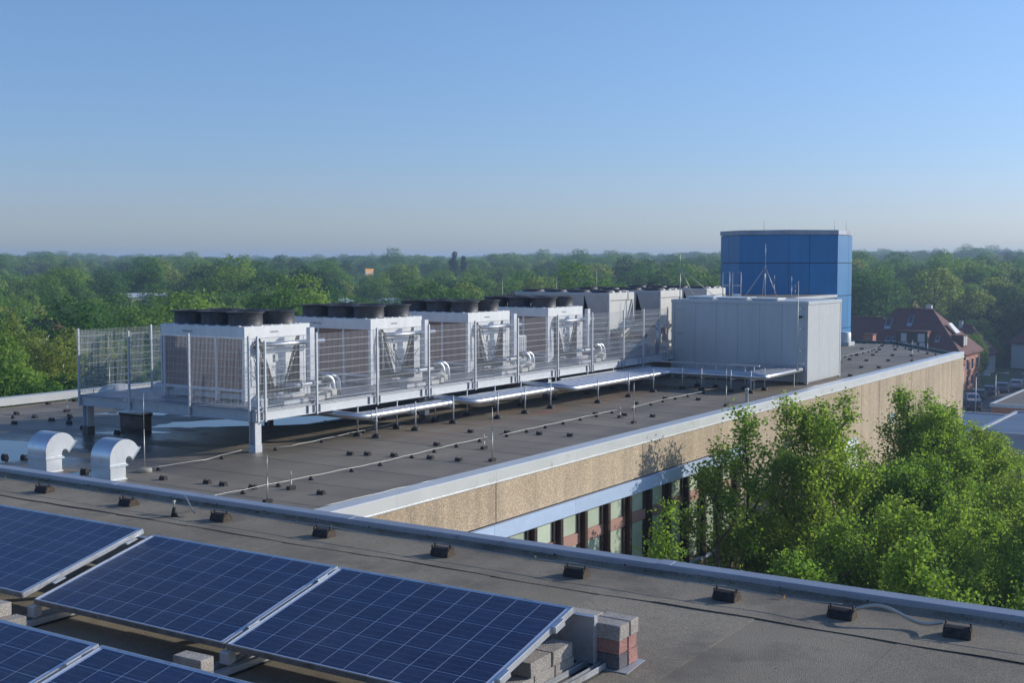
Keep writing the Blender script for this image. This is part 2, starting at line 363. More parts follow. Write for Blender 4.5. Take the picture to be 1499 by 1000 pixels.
def wp(name, g, m, parent, kind=None, label=None):
    # a part whose geometry was written in world coordinates, hung under its thing
    L = parent
    off = Vector((0, 0, 0))
    while L is not None: off += L.location; L = L.parent
    g.v = [tuple(Vector(v) - off) for v in g.v]
    return obj(name, g, m, parent, kind=kind, label=label)
ZN, ZR = 16.73, 14.0
# ================================================================== ground
def hill(x, y):
    d = math.hypot(x, y); a = math.degrees(math.atan2(y, x)) - 32.94
    t = min(1, max(0, (d - 350) / 700)); t = t * t * (3 - 2 * t)
    side = min(1, max(0, (6 - a) / 16))
    return t * (1.0 + 3.2 * side + .8 * math.sin(a * .35 + 1))
g = G(); n_r = [0, 12, 60, 120, 200, 300, 420, 560, 720, 900, 1150, 1500, 2000, 2800, 4200, 7500]; n_a = 96
for r_ in n_r[1:]:
    for k in range(n_a):
        a = 2 * PI * k / n_a; x, y = r_ * math.cos(a), r_ * math.sin(a); g.v.append((x, y, hill(x, y)))
c0 = len(g.v); g.v.append((0, 0, 0))
for i in range(len(n_r) - 2):
    for k in range(n_a): g.f.append((i * n_a + k, i * n_a + (k + 1) % n_a, (i + 1) * n_a + (k + 1) % n_a, (i + 1) * n_a + k)); g.sm.append(True)
for k in range(n_a): g.f.append((c0, k, (k + 1) % n_a)); g.sm.append(True)
obj('ground', g, 'ground', kind='structure')

# ================================================================== near roof
roof = obj('roof', G().bx(-7, 8.05, -11, 16, 16.2, ZN), 'felt_side', kind='structure')
obj('outer_wall', G().bx(-6.9, 8.0, -10.9, 15.9, 0, 16.2), 'pebble', kind='structure')
for i in range(27):
    y0 = -11 + i; z = ZN + (.003 if i % 2 else .006)
    g = G().bx(-7, 7.40, y0 - .05 if i % 2 == 0 else y0, y0 + (1.05 if i % 2 == 0 else 1.0), ZN - .004, z)
    obj('felt_sheet', g, 'felt_near', roof)
for i, y0 in enumerate([-11, -6.2, -1.4, .95, 3.6, 8.5, 13.3]):
    y1 = [-6.2, -1.4, .95, 3.6, 8.5, 13.3, 16][i]
    g = G(); zz = ZN + .009 + (.003 if i % 2 else 0)
    n = 24; xs = [7.36, 7.62, 7.86, 7.98, 8.04]; zs = [0, .001, .004, .018, .035]
    for k in range(n + 1):
        y = y0 + (y1 - y0 + .06) * k / n
        for x, z_ in zip(xs, zs):
            g.v.append((x + (.012 * math.sin(y * 2.3 + 1) + .006 * math.sin(y * 9) if x < 7.5 else 0), y, zz + z_ + .003 * math.sin(y * 3.1 + x * 9)))
    for k in range(n):
        for j in range(4): g.f.append((k * 5 + j, k * 5 + j + 1, (k + 1) * 5 + j + 1, (k + 1) * 5 + j)); g.sm.append(True)
    obj('felt_sheet', g, 'felt_near', roof)
y = -11.0; i = 0
while y < 15.9:
    g = G(); e = y + 2.98; zt = ZN + .085 + .002 * math.sin(i * 2.1)
    g.prism([(8.04, ZN + .02), (8.04, zt - .008), (8.048, zt), (8.15, zt + .008), (8.158, zt), (8.158, zt - .10), (8.15, zt - .10), (8.15, zt - .01), (8.05, zt - .016), (8.05, ZN + .02)], y, e)
    cap = obj('edge_cap', g, 'zinc_cap', roof)
    obj('lap_joint', G().prism([(8.0385, ZN + .02), (8.0385, zt - .006), (8.047, zt + .0025), (8.151, zt + .0105), (8.16, zt), (8.16, zt - .07)], e - .05, e + .05), 'zinc_cap', cap)
    g = G()
    for q in range(5): g.cyl((8.031, y + .3 + q * .6, ZN + .045), (8.04, y + .3 + q * .6, ZN + .045), .006, 6)
    obj('screws', g, 'block', cap)
    y += 2.985; i += 1
# moss and grit gathered along the upstand
g = G()
for i in range(2600):
    y = random.uniform(.6, 13) ; x = 8.02 - abs(random.gauss(0, .035))
    if math.sin(y * 5.3) + math.sin(y * 12.7 + 2) + random.uniform(-1.2, 1) < -.3: continue
    s = random.uniform(.004, .016); z = ZN + .022 + .3 * max(0, x - 7.93) * .3
    c = Vector((x, y, z + s * .5)); a = [c + Vector((random.uniform(-s, s), random.uniform(-s, s), random.uniform(0, s))) for _ in range(4)]
    g.add(a, [(0, 1, 2), (0, 2, 3), (0, 3, 1), (1, 3, 2)])
obj('moss', g, 'moss', kind='stuff')
g = G()
for i in range(900):
    x, y = random.uniform(6.2, 7.9), random.uniform(.6, 13); s = random.uniform(.002, .007)
    g.add([(x + random.uniform(-s, s), y + random.uniform(-s, s), ZN + .008 + random.uniform(0, s)) for _ in range(4)], [(0, 1, 2), (0, 2, 3), (0, 3, 1), (1, 3, 2)])
obj('grit', g, 'concrete', kind='stuff')
for (x, y, c) in ((7.9, 11.28, 'yellow'), (7.88, 2.95, 'orange'), (7.93, 9.9, 'yellow')):
    g = G(); 
    for q in range(3):
        a = random.uniform(0, 6); u = Vector((math.cos(a), math.sin(a), .25)) * .02; v = Vector((-math.sin(a), math.cos(a), .1)) * .01; p = Vector((x, y + q * .02, ZN + .03))
        g.add([p - u, p + v, p + u + Vector((0, 0, .006)), p - v], [(0, 1, 2), (0, 2, 3)])
    tag(obj('fallen_leaf', g, 'orange' if c == 'orange' else 'leaf_olive'), f'dry {c} leaf scrap on the near roof ' + ('in front of the two rightmost wire holders' if c == 'orange' else ('at the edge left of the ducts' if y > 11 else 'at the edge after the first wire holder')), 'leaf')

# near lightning conductor: holders and wire
hy = [10.38, 9.17, 7.98, 6.80, 5.60, 4.42, 3.27, 2.49, 1.78]
where = ['leftmost, nearest the goose-neck ducts', 'second from the left, before the looped strap', 'just right of the small rod stand', 'above the middle solar panel', 'fourth wire holder counted from the right end... ', '', '', '', '']
hl = ['leftmost felt-covered wire holder on the near roof, before the left goose-neck duct', 'second felt-covered wire holder from the left, between ducts and rod stand', 'third felt-covered wire holder from the left, just right of the small rod stand',
      'fourth felt-covered wire holder from the left, above the joint of the two right solar panels', 'fifth felt-covered wire holder from the left, in the middle of the near roof', 'sixth felt-covered wire holder from the left, beyond the corner of the right solar panel',
      'seventh felt-covered wire holder from the left, two before the curved strap', 'felt-covered wire holder at the left end of the curved metal strap', 'rightmost felt-covered wire holder, at the right end of the curved strap']
for i, y in enumerate(hy):
    t = thing('wire_holder', hl[i], 'wire holder', (7.67, y, ZN + .012), rz=R(random.uniform(-4, 4)), group='wire holders on the near roof')
    g = G().prism([(-.054, 0), (-.05, .030), (-.032, .052), (0, .059), (.032, .052), (.05, .030), (.054, 0)], -.082, .082)
    obj('core', g, 'block_core', t)
    g = G(); pr_ = [(-.062, 0), (-.056, .034), (-.036, .058), (0, .066), (.036, .058), (.056, .034), (.062, 0)]
    inn = [(x * .93, z - .006) for x, z in pr_]
    g.prism(pr_ + inn[::-1], -.076, .066)
    obj('felt_shell', g, 'block', t)
    for s in (-1, 1):
        g = G().bev(-.012, .012, s * .072 - .005, s * .072 + .005, .055, .088, .002).bev(-.045, -.030, s * .072 - .005, s * .072 + .005, .04, .078, .002); obj('clip', g, 'block', t)
g = G()
def sag(y0, y1, z, x=7.67, n=10): return [(x + .004 * math.sin(9 * k / n + y0), y0 + (y1 - y0) * k / n, z - .012 * math.sin(PI * k / n)) for k in range(n + 1)]
ys = [13.5, 12.7, 11.55] + hy
for a, b in zip(ys[:-2], ys[1:-1]): g.tube(sag(a, b, ZN + .102), .0034, 6)
tag(obj('conductor_wire', g, 'wire'), 'thin aluminium lightning wire over the left eight holders of the near roof', 'wire')
tag(obj('conductor_wire', G().tube(sag(1.78, .2, ZN + .102), .0034, 6), 'wire'), 'thin aluminium lightning wire running right from the last near holder', 'wire')
def strap(pts, w=.011, t=.003, name='flexible_strap', lab='', cat='strap'):
    g = G(); o = 0
    for p in pts:
        p = Vector(p); g.v += [tuple(p + Vector((-t, 0, -w))), tuple(p + Vector((t, 0, -w))), tuple(p + Vector((t, 0, w))), tuple(p + Vector((-t, 0, w)))]
    for i in range(len(pts) - 1):
        for k in range(4): g.f.append((4 * i + k, 4 * i + (k + 1) % 4, 4 * i + 4 + (k + 1) % 4, 4 * i + 4 + k)); g.sm.append(True)
    return tag(obj(name, g, 'wire'), lab, cat)
strap([(7.67 + .03 * math.sin(k / 14 * PI), 2.40 - .53 * k / 14, ZN + .085 + .035 * math.sin(k / 14 * 2 * PI)) for k in range(15)], lab='curved aluminium expansion strap between the two rightmost wire holders')
strap([(7.75 - .1 * k / 10, 8.52 - .24 * k / 10, ZN + .10 + .05 * math.cos(k / 10 * PI)) for k in range(11)], lab='short curved aluminium strap above the small rod stand on the near roof')
t = thing('rod_stand', 'small black cone stand with a bright rod on the near roof felt', 'rod stand', (7.56, 8.44, ZN + .006))
obj('cone', G().cyl((0, 0, 0), (0, 0, .085), .034, 14, .014), 'black', t)
obj('rod', G().cyl((0, 0, .085), (0, 0, .15), .006, 8), 'wire', t); obj('clamp', G().bev(-.014, .014, -.01, .01, .13, .15, .003), 'wire', t)

# ================================================================== solar panels
TL = math.atan2(.243, 1.0)
def cellmesh():
    return G().bx(-.0768, .0768, -.0768, .0768, 0, .0008).mesh('cell', 'cell')
CM = cellmesh()
def solar(label, X, Y, z, lift=0):
    t = thing('solar_panel', label, 'solar panel', (X, Y, z), group='solar panels on the near roof'); t.rotation_euler = (R(lift), -TL, 0)
    W_, H_ = .99, 1.65; k = .035; f = .011
    obj('backsheet', G().bx(f * .5, W_ - f * .5, f * .5, H_ - f * .5, -.006, -.0035), 'back', t)
    for nm, a in (('frame_rail', (0, f, 0, H_)), ('frame_rail', (W_ - f, W_, 0, H_)), ('frame_rail', (f, W_ - f, 0, f)), ('frame_rail', (f, W_ - f, H_ - f, H_))):
        obj(nm, G().bev(*a, -k, 0, .0012), 'frame_dirty' if a[1] == f and a[0] == 0 else 'frame_alu', t)
    for i in range(6):
        for j in range(10):
            c = obj('cell', CM, None, t, loc=(.02 + .079 + i * .1584, .0335 + .079 + j * .1584 + .0, -.0034))
    return t
solar('right solar panel of the back row, its right end above stacked pavers', 4.83, 3.355, 16.89)
solar('middle solar panel of the back row, flush with the right one', 4.83, 5.025, 16.89)
solar('left solar panel of the back row, set higher than its neighbour', 4.80, 6.745, 16.925)
solar('solar panel corner at the left picture edge, leftmost of the back row', 4.80, 8.42, 16.925)
solar('left solar panel of the front row, at the bottom left corner', 3.00, 4.975, 16.89)
solar('right solar panel of the front row, cut off by the bottom picture edge', 3.00, 3.30, 16.89)
# clamps and rails at the joints
for (y, X0, lab) in ((5.01, 2.85, 'right joint'), (6.69, 2.85, 'left joint'), (8.41, 2.85, 'joint beyond the left panel'), (3.34, 2.85, 'right end')):
    t = thing('mounting_rail', f'aluminium base rail on rubber under the {lab} of the solar panels', 'mounting rail', (X0, y, ZN), group='mounting rails under the solar panels')
    for s in (-1, 1):
        obj('channel', G().prism([(s * .055 - .018, .012), (s * .055 + .018, .012), (s * .055 + .018, .045), (s * .055 + .014, .045), (s * .055 + .014, .016), (s * .055 - .014, .016), (s * .055 - .014, .045), (s * .055 - .018, .045)], 0, 3.15, 'x'), 'frame_alu', t)
    obj('rubber_strip', G().bx(0, 3.1, -.09, .09, 0.007, .012), 'black', t)
    for x in ((2.0, .2) if y < 3.4 else (2.0, 2.94, .2, 1.11)):
        hgt = .125 if x in (2.0, .2) else .36
        obj('bracket', G().bev(x - .03, x + .03, -.035, .035, .045, hgt - .01, .004), 'frame_alu', t)
for (y, z, nm, l2) in ((5.015, 16.89, 'right', 'back'), (6.71, 16.90, 'left', 'back'), (4.965, 16.89, 'middle', 'front')):
    X = 4.83 if l2 == 'back' else 3.0
    for q, (u, w_) in enumerate(((.22, 'lower'), (.80, 'upper'))):
        t = tag(obj('panel_clamp', G().bev(-.045, .045, -.012, .012, -.004, .006, .002), 'frame_alu', None, loc=(X + u, y, z + u * .243 + .004)), f'{w_} aluminium clamp on the {nm} joint of the {l2} solar row', 'clamp', 'clamps between the solar panels'); t.rotation_euler = (0, -TL, 0)
for (u, w_) in ((.78, 'upper'), (.25, 'lower')):
    t = tag(obj('panel_clamp', G().bev(-.05, .05, -.02, .006, -.036, .003, .002), 'frame_alu', None, loc=(4.83 + u, 3.352, 16.89 + u * .243)), f'{w_} end clamp on the free right edge of the right solar panel', 'clamp', 'clamps between the solar panels'); t.rotation_euler = (0, -TL, 0)
t = thing('wind_deflector', 'upright aluminium sheet behind the right solar panel, before the paver stack', 'metal sheet', (6.0, 4.2, ZN))
wp('sheet', G().prism([(5.955, ZN + .30), (5.985, ZN + .305), (5.995, ZN + .03), (6.03, ZN + .026), (6.03, ZN + .023), (5.991, ZN + .026), (5.981, ZN + .30), (5.956, ZN + .296)], 3.33, 8.5), 'frame_alu', t)
wp('edge_fold', G().bx(5.962, 5.998, 3.322, 3.328, ZN + .03, ZN + .302), 'frame_alu', t)
# loose pavers
PG = []
def paver(x, y, z, m, label, along='y', rz=0, s=(.20, .10, .08)):
    L_, B_, H_ = s
    g = G().bev(-L_ / 2, L_ / 2, -B_ / 2, B_ / 2, 0, H_, .004)
    for i, v in enumerate(g.v): g.v[i] = (v[0] + random.uniform(-.0012, .0012), v[1] + random.uniform(-.0012, .0012), v[2] + random.uniform(-.001, .001))
    o = obj('paving_block', g, m, None, loc=(x, y, z), rz=(PI / 2 if along == 'y' else 0) + R(rz))
    return tag(o, label, 'paving block', 'paving blocks weighing down the solar panels')
Z0 = ZN + .014
tag(obj('rubber_mat', G().prism([(5.985, 3.13), (6.25, 3.155), (6.24, 3.6), (5.975, 3.6)], ZN + .007, ZN + .011, 'z'), 'galv'), 'thin pale mat under the paver stack beside the solar panel', 'mat')
s_ = 'of the stack beside the metal sheet'
paver(6.055, 3.29, Z0, 'darkpaver', 'dark grey block at the bottom front ' + s_)
paver(6.165, 3.235, Z0, 'redpaver', 'red block at the bottom right ' + s_, 'x', s=(.11, .1, .08))
paver(6.17, 3.36, Z0, 'concrete', 'light grey block at the bottom, far side ' + s_, 'x', s=(.11, .12, .08))
paver(6.06, 3.49, Z0, 'darkpaver', 'dark block at the bottom left ' + s_)
paver(6.055, 3.275, Z0 + .082, 'redpaver', 'red block in the middle layer, front ' + s_, s=(.17, .1, .08))
paver(6.165, 3.29, Z0 + .082, 'redpaver', 'red block in the middle layer, right side ' + s_)
paver(6.06, 3.47, Z0 + .082, 'redpaver', 'red block in the middle layer, left end ' + s_)
paver(6.05, 3.285, Z0 + .164, 'concrete', 'grey block on top at the front right ' + s_, s=(.21, .115, .085))
paver(6.17, 3.28, Z0 + .164, 'concrete', 'grey block on top at the right ' + s_, s=(.2, .1, .085))
paver(6.05, 3.505, Z0 + .164, 'concrete', 'pinkish grey block on top, nearest the panel corner ' + s_, rz=5)
paver(6.165, 3.50, Z0 + .164, 'concrete', 'grey block on top at the far side ' + s_)
u_ = 'under the free end of the right solar panel'
for i in range(3):
    paver(5.36 + i * .208, 3.45, Z0 + .0, 'concrete', f'{["left", "middle", "right"][i]} grey block of the bottom layer {u_}', 'x')
for i in range(2):
    paver(5.52 + i * .225, 3.46, Z0 + .082, 'concrete', f'{["left", "right"][i]} grey block of the upper layer {u_}', 'x', rz=1.5, s=(.215, .13, .08))
paver(5.64, 3.59, Z0, 'concrete', 'grey block of the hidden second row ' + u_, 'x')
for q, (yy, lab) in enumerate(((5.0, 'between the rows below the right panel joint'), (6.66, 'between the rows at the left picture edge'))):
    for zz, l2 in ((0, 'lower'), (.082, 'upper')):
        paver(4.56 if q == 0 else 4.53, yy + (.03 if q else -.035), Z0 + (.034 if q else .0) + zz, 'concrete', f'{l2} weathered block {lab}', 'y', rz=3, s=(.22, .16, .08) if q else (.2, .1, .08))
    if q: 
        paver(4.58, yy - .12, Z0 + .034, 'concrete', 'small block beside the stack at the left picture edge', 'y', s=(.1, .14, .08))

# ================================================================== office building with the far roof
off = thing('office_building', 'flat-roofed office block with pebble-finish walls and a white roof edge', 'building', (37, 26, 0))
poly = [(9, 15.6), (66.3, 15.6), (74.4, 21.3), (74.4, 37.4), (9, 37.4)]
wp('core', G().prism(poly, 0, 13.985, 'z'), 'pebble', off)
def ylow(x): return 15.62 if x < 66.3 else 15.62 + (x - 66.3) * (21.3 - 15.6) / 8.1
x = 9.0; i = 0
while x < 74.3:
    x1 = min(x + 1.0, 74.4); a = .05 if i % 2 == 0 else 0
    pl = [(x - a, ylow(x - a)), (x1 + a, ylow(x1 + a)), (x1 + a, 37.4), (x - a, 37.4)]
    if x < 66.3 < x1 + a: pl.insert(1, (66.3, 15.62))
    wp('felt_sheet', G().prism(pl, 13.99, ZR + (.003 if i % 2 else .0065), 'z'), 'felt_far', off)
    x = x1; i += 1
# parapet: upstand and white cap
wp('upstand', G().bx(9, 66.3, 15.66, 15.95, 13.99, 14.27), 'felt_far', off)
x = 8.8; i = 0
while x < 66.4:
    x1 = min(x + 3.6, 66.5)
    g = G().prism([(15.44, 14.02), (15.44, 14.285), (15.455, 14.30), (15.95, 14.275), (15.96, 14.22), (15.95, 14.22), (15.94, 14.262), (15.47, 14.28), (15.46, 14.27), (15.46, 14.02)], x, x1 - .004, 'x')
    wp('parapet_cap', g, 'cap_white', off); x += 3.6; i += 1
wp('drip_edge', G().bx(8.8, 66.5, 15.425, 15.47, 14.0, 14.028), 'cap_white', off)
dv = Vector((8.1, 5.7, 0)).normalized(); nv = Vector((dv.y, -dv.x, 0))
def edge(p0, p1, nrm, z0, z1, w, m, nm):
    p0 = Vector(p0); p1 = Vector(p1); n_ = Vector(nrm)
    vs = [(q + n_ * s + Vector((0, 0, z))) for z in (z0, z1) for q in (p0, p1) for s in (0, w)]
    wp(nm, G().add(vs, [(0, 1, 3, 2), (4, 6, 7, 5), (0, 4, 5, 1), (2, 3, 7, 6), (0, 2, 6, 4), (1, 5, 7, 3)]), m, off)
M['cap_green'] = mat('dark_green_grey_edge_metal', (.10, .14, .15), .5, .2, fine=.05)
edge((66.5, 15.5, 0), (74.5, 21.2, 0), nv, 13.85, 14.14, .12, 'cap_green', 'parapet_cap')
edge((74.42, 21.2, 0), (74.42, 37.5, 0), Vector((1, 0, 0)), 13.85, 14.16, .12, 'cap_green', 'parapet_cap')
for k in range(12): 
    x = 9 + k * 5.45
    wp('parapet_cap', G().bev(x, x + 5.44, 37.35, 37.75, 14.05, 14.32, .01), 'clad_white', off)
# facade panels
def fpanel(x0, x1, z0, z1):
    wp('wall_panel', G().bev(x0 + .012, x1 - .012, 15.46, 15.6, z0 + .008, z1 - .008, .006), 'pebble', off)
J = [8.8, 16, 23.2, 30.4, 37.6]
for a, b in zip(J[:-2], J[1:-1]): fpanel(a, b, 13.09, 14.02); fpanel(a, b, 9.2, 10.12)
fpanel(30.4, 37.0, 13.09, 14.02); fpanel(30.4, 37.0, 9.2, 10.12); fpanel(37.0, 37.6, 9.2, 14.02)
fpanel(37.6, 44.8, 9.2, 14.02)
for k in range(9): fpanel(44.8 + 2.4 * k, min(47.2 + 2.4 * k, 66.42), 9.2, 14.02)
for k in range(24): fpanel(8.8 + 2.4 * k, 11.2 + 2.4 * k, 4.4, 9.2); fpanel(8.8 + 2.4 * k, 11.2 + 2.4 * k, 0, 4.4)
for k in range(9):   # sheet band over the windows
    x0 = 9 + k * 3.6 - .4; x1 = min(x0 + 3.6, 37.0)
    wp('sheet_band', G().bev(max(x0, 8.8), x1 - .004, 15.36, 15.47, 12.72, 13.07, .004), 'band', off)
for k in range(24):
    xm = 9.1 + 1.2 * k - .0   # mullion centre
    if xm + 1.2 > 37.1: break
    w = wp('window', G().bx(xm + .07, xm + 1.13, 15.50, 15.53, 10.2, 12.72), 'pinkmetal', off)
    wp('mullion', G().bev(xm - .065, xm + .065, 15.33, 15.56, 10.14, 12.715, .004), 'mullion', w)
    wp('frame_strip', G().bx(xm + .07, xm + .12, 15.42, 15.498, 10.2, 12.715), 'pinkmetal', w)
    for z0, z1 in ((10.22, 11.88), (12.20, 12.70)):
        wp('pane', G().bx(xm + .13, xm + .96, 15.485, 15.497, z0, z1), 'pane', w)
        wp('side_jamb', G().bx(xm + .965, xm + 1.08, 15.43, 15.498, z0, z1), 'mullion', w)  # dark strip between the pane and the next mullion, broken at the transom
    wp('transom', G().bev(xm + .125, xm + 1.12, 15.465, 15.499, 11.90, 12.18, .003), 'pinkmetal', w)
wp('mullion', G().bev(36.64, 36.98, 15.33, 15.56, 10.14, 12.715, .004), 'mullion', off)
wp('window_sill', G().bev(8.9, 37.0, 15.34, 15.5, 10.06, 10.13, .004), 'band', off)
# louvre and small plate on the wall
lv = wp('louvre', G().bx(46.8, 49.0, 15.42, 15.45, 10.6, 11.98), 'galv', off)
for k in range(12):
    z = 10.68 + k * .105
    wp('slat', G().add([(46.84, 15.40, z), (48.96, 15.40, z), (48.96, 15.33, z + .07 - .07), (46.84, 15.33, z), (46.84, 15.415, z + .08), (48.96, 15.415, z + .08)], [(0, 1, 2, 3), (3, 2, 5, 4), (0, 4, 5, 1), (0, 3, 4), (1, 5, 2)]), 'galv_light', lv)
pl = wp('sign_plate', G().bev(53.5, 54.1, 15.43, 15.455, 12.0, 12.42, .004), 'clad_white', off)
for z in (12.06, 12.2, 12.33): wp('sign_stripe', G().bx(53.6, 54.0, 15.426, 15.4295, z, z + .05), 'blue', pl)
# puddles: irregular sheets of water lying on the felt
def puddle(pts, jit=.12, seed=1, z=.0085):
    r = random.Random(seed); out = []
    n = len(pts)
    for i in range(n):
        a = Vector((*pts[i], 0)); b = Vector((*pts[(i + 1) % n], 0))
        for k in range(6):
            p = a.lerp(b, k / 6); out.append((p.x + r.uniform(-jit, jit), p.y + r.uniform(-jit, jit)))
    return obj('water', G().prism(out, ZR + z - .002, ZR + z, 'z'), 'puddle', kind='structure')
PUD = [[(17.0, 29.5), (18.3, 27.2), (20.2, 26.9), (21.6, 28.6), (21.3, 31), (19.4, 33), (17.2, 32.6)],
       [(25.2, 29.3), (26.4, 27.8), (28.6, 25.6), (31.4, 24.4), (30.9, 26.2), (28.4, 28.4), (26.6, 29.6)],
       [(17.0, 24.3), (19.4, 24.6), (19.5, 23.75), (18.3, 23.6), (16.8, 23.7)],
       [(23.6, 29.6), (24.2, 28.3), (24.9, 27.8), (24.8, 29.3)],
       [(26.5, 33.4), (27.6, 31.2), (28.4, 31.4), (27.6, 33.2)],
       [(27.5, 30.6), (29.3, 28.5), (29.7, 28.8), (28.3, 30.5)],
       [(21.2, 33.6), (21.5, 31.9), (22.3, 32.2), (22.1, 33.4)]]
for i, p in enumerate(PUD): puddle(p, .06 if i > 2 else .1, i)

# ------------------------------------------------------------------ goose-neck ducts
def duct(label, x, y, w):
    t = thing('gooseneck_duct', label, 'duct', (x, y, ZR))
    cx, cz, ro, ri = .42, .50, .42, .09     # centre of the bend
    rl = .44
    obj('base_duct', G().bev(0, rl, 0, w, 0, .31, .006), 'duct', t)
    obj('base_flashing', G().bev(-.02, rl + .02, -.02, w + .02, 0, .03, .004), 'cap_white', t)
    obj('flange', G().bev(-.035, rl + .05, -.03, w + .03, .31, .345, .004), 'duct', t)
    obj('flange', G().bev(-.02, rl + .03, -.015, w + .015, .345, .37, .003), 'duct', t)
    A0, A1 = PI, R(30); n = 18
    outer = [(cx + ro * math.cos(A0 + (A1 - A0) * k / n), cz + ro * math.sin(A0 + (A1 - A0) * k / n)) for k in range(n + 1)]
    k0 = .0
    tip = outer[-1]; dirv = Vector((math.sin(A1), -math.cos(A1)))
    inner = [(.53 + ri * math.cos(PI - R(160) * k / n), .43 + ri * math.sin(PI - R(160) * k / n)) for k in range(n + 1)]
    ext = (tip[0] + .06, tip[1] - .03)
    inn = [(rl, .37)] + inner
    oo = [(0, .37)] + outer + [ext]
    mouth = (inner[-1][0] + .015, inner[-1][1] - .02)
    # two side cheeks, curved back and inner sheet
    for yy in (0, w - .004):
        g = G(); A = oo; B = inn + [mouth]; m_ = len(A)
        import itertools
        Bs = [B[min(len(B) - 1, round(i * (len(B) - 1) / (m_ - 1)))] for i in range(m_)]
        vs = [(p[0], yy, p[1]) for p in A] + [(p[0], yy, p[1]) for p in Bs] + [(p[0], yy + .004, p[1]) for p in A] + [(p[0], yy + .004, p[1]) for p in Bs]
        fs = []
        for i in range(m_ - 1):
            fs += [(i, i + 1, m_ + i + 1, m_ + i), (2 * m_ + i, 3 * m_ + i, 3 * m_ + i + 1, 2 * m_ + i + 1)]
            fs += [(i, 2 * m_ + i, 2 * m_ + i + 1, i + 1)]
        g.add(vs, fs)
        me = g.mesh('side_cheek', 'duct'); obj('side_cheek', me, None, t)
    for nm, pl in (('back_sheet', oo), ('throat_sheet', inn + [mouth])):
        g = G(); vs = [(p[0], yy, p[1]) for p in pl for yy in (.004, w - .004)]
        g.add(vs, [(2 * i, 2 * i + 1, 2 * i + 3, 2 * i + 2) for i in range(len(pl) - 1)], True)
        obj(nm, g, 'duct', t)
    d = (Vector(mouth) - Vector(ext)); nn = Vector((-d.y, d.x)).normalized() * .03
    obj('mouth_flange', G().prism([tuple(Vector(ext) - d.normalized() * .025), tuple(Vector(ext) - d.normalized() * .025 + nn * .5), tuple(Vector(mouth) + d.normalized() * .02 + nn * .5), tuple(Vector(mouth) + d.normalized() * .02)], -.012, w + .012), 'duct', t)
    g = G()
    for k in range(3): g.bx(-.003, .001, .02, w - .02, .07 + k * .08, .08 + k * .08)
    obj('crease', g, 'duct', t)
    return t
duct('right of the two galvanised goose-neck ventilation ducts behind the metal roof edge', 18.58, 22.8, .66)
duct('left of the two galvanised goose-neck ventilation ducts behind the metal roof edge', 18.5, 24.95, .68)

# ------------------------------------------------------------------ small blocks on the far roof
BL = [(19.4, 22.0), (19.6, 20.8), (19.6, 20.3), (19.7, 19.5), (20.0, 17.8), (24.5, 20.8), (24.7, 20.4), (24.9, 19.7), (25.1, 18.7), (25.2, 17.9), (27.0, 19.9), (29.6, 20.6), (30.0, 19.6), (30.3, 18.7), (30.5, 17.8), (40.5, 19.7), (40.9, 18.6), (35.7, 17.8), (38.6, 19.9), (35.5, 18.7), (35.2, 19.6), (69.2, 21.6), (69.1, 20.6), (64.5, 20.4), (65.0, 19.7), (65.4, 18.8), (65.7, 17.9), (70.1, 19.2), (69.7, 19.9), (61.5, 19.8), (61.3, 18.9), (61.9, 18.0), (57.3, 17.9), (57.7, 17.2), (52.9, 17.0), (72.4, 21.4), (73.9, 22.9), (25.1, 35.3), (24.9, 34.1), (25.6, 33.3), (24.7, 33.0), (23.6, 33.3), (24.5, 31.9), (24.0, 30.6), (23.9, 29.0), (19.4, 27.8), (19.6, 27.3), (27.5, 36.9), (28.6, 36.9), (29.8, 36.9), (30.8, 36.9), (19.1, 24.35)]
bm_ = G().prism([(-.06, 0), (-.053, .05), (-.034, .075), (.034, .075), (.053, .05), (.06, 0)], -.085, .085).mesh('felt_block', 'block'); fixn(bm_)
cm_ = G()
for s in (-1, 1): cm_.bev(-.04, .04, s * .07 - .01, s * .07 + .01, .07, .10, .003)
cm_ = cm_.mesh('clips', 'black'); fixn(cm_)
rows = {}
for i, (x, y) in enumerate(sorted(BL)): rows.setdefault(('near the goose-neck ducts' if x < 22 and y > 21 else 'left of the steel platform' if y > 26 else 'between the near roof edge and the pipes' if x < 23 else 'in the cross row before the second dry cooler' if x < 28.3 else 'in the cross row before the third dry cooler' if x < 34 else 'in the cross row before the fourth dry cooler' if x < 39.5 else 'before the grey box' if x < 50 else 'right of the grey box' if x < 60 else 'in the first cross row behind the grey box' if x < 64.2 else 'in the second cross row behind the grey box' if x < 67 else 'near the far roof corner'), []).append((x, y))
for w_, ps in rows.items():
    ps.sort(key=lambda p: -p[1])
    for k, (x, y) in enumerate(ps):
        t = thing('roof_block', f'black felt block {w_}, {ordn(k)} from the left', 'roof block', (x, y, ZR + .0065), rz=R(random.uniform(-8, 8)), group='small black blocks on the far roof')
        obj('felt_block', bm_, None, t); obj('clips', cm_, None, t)
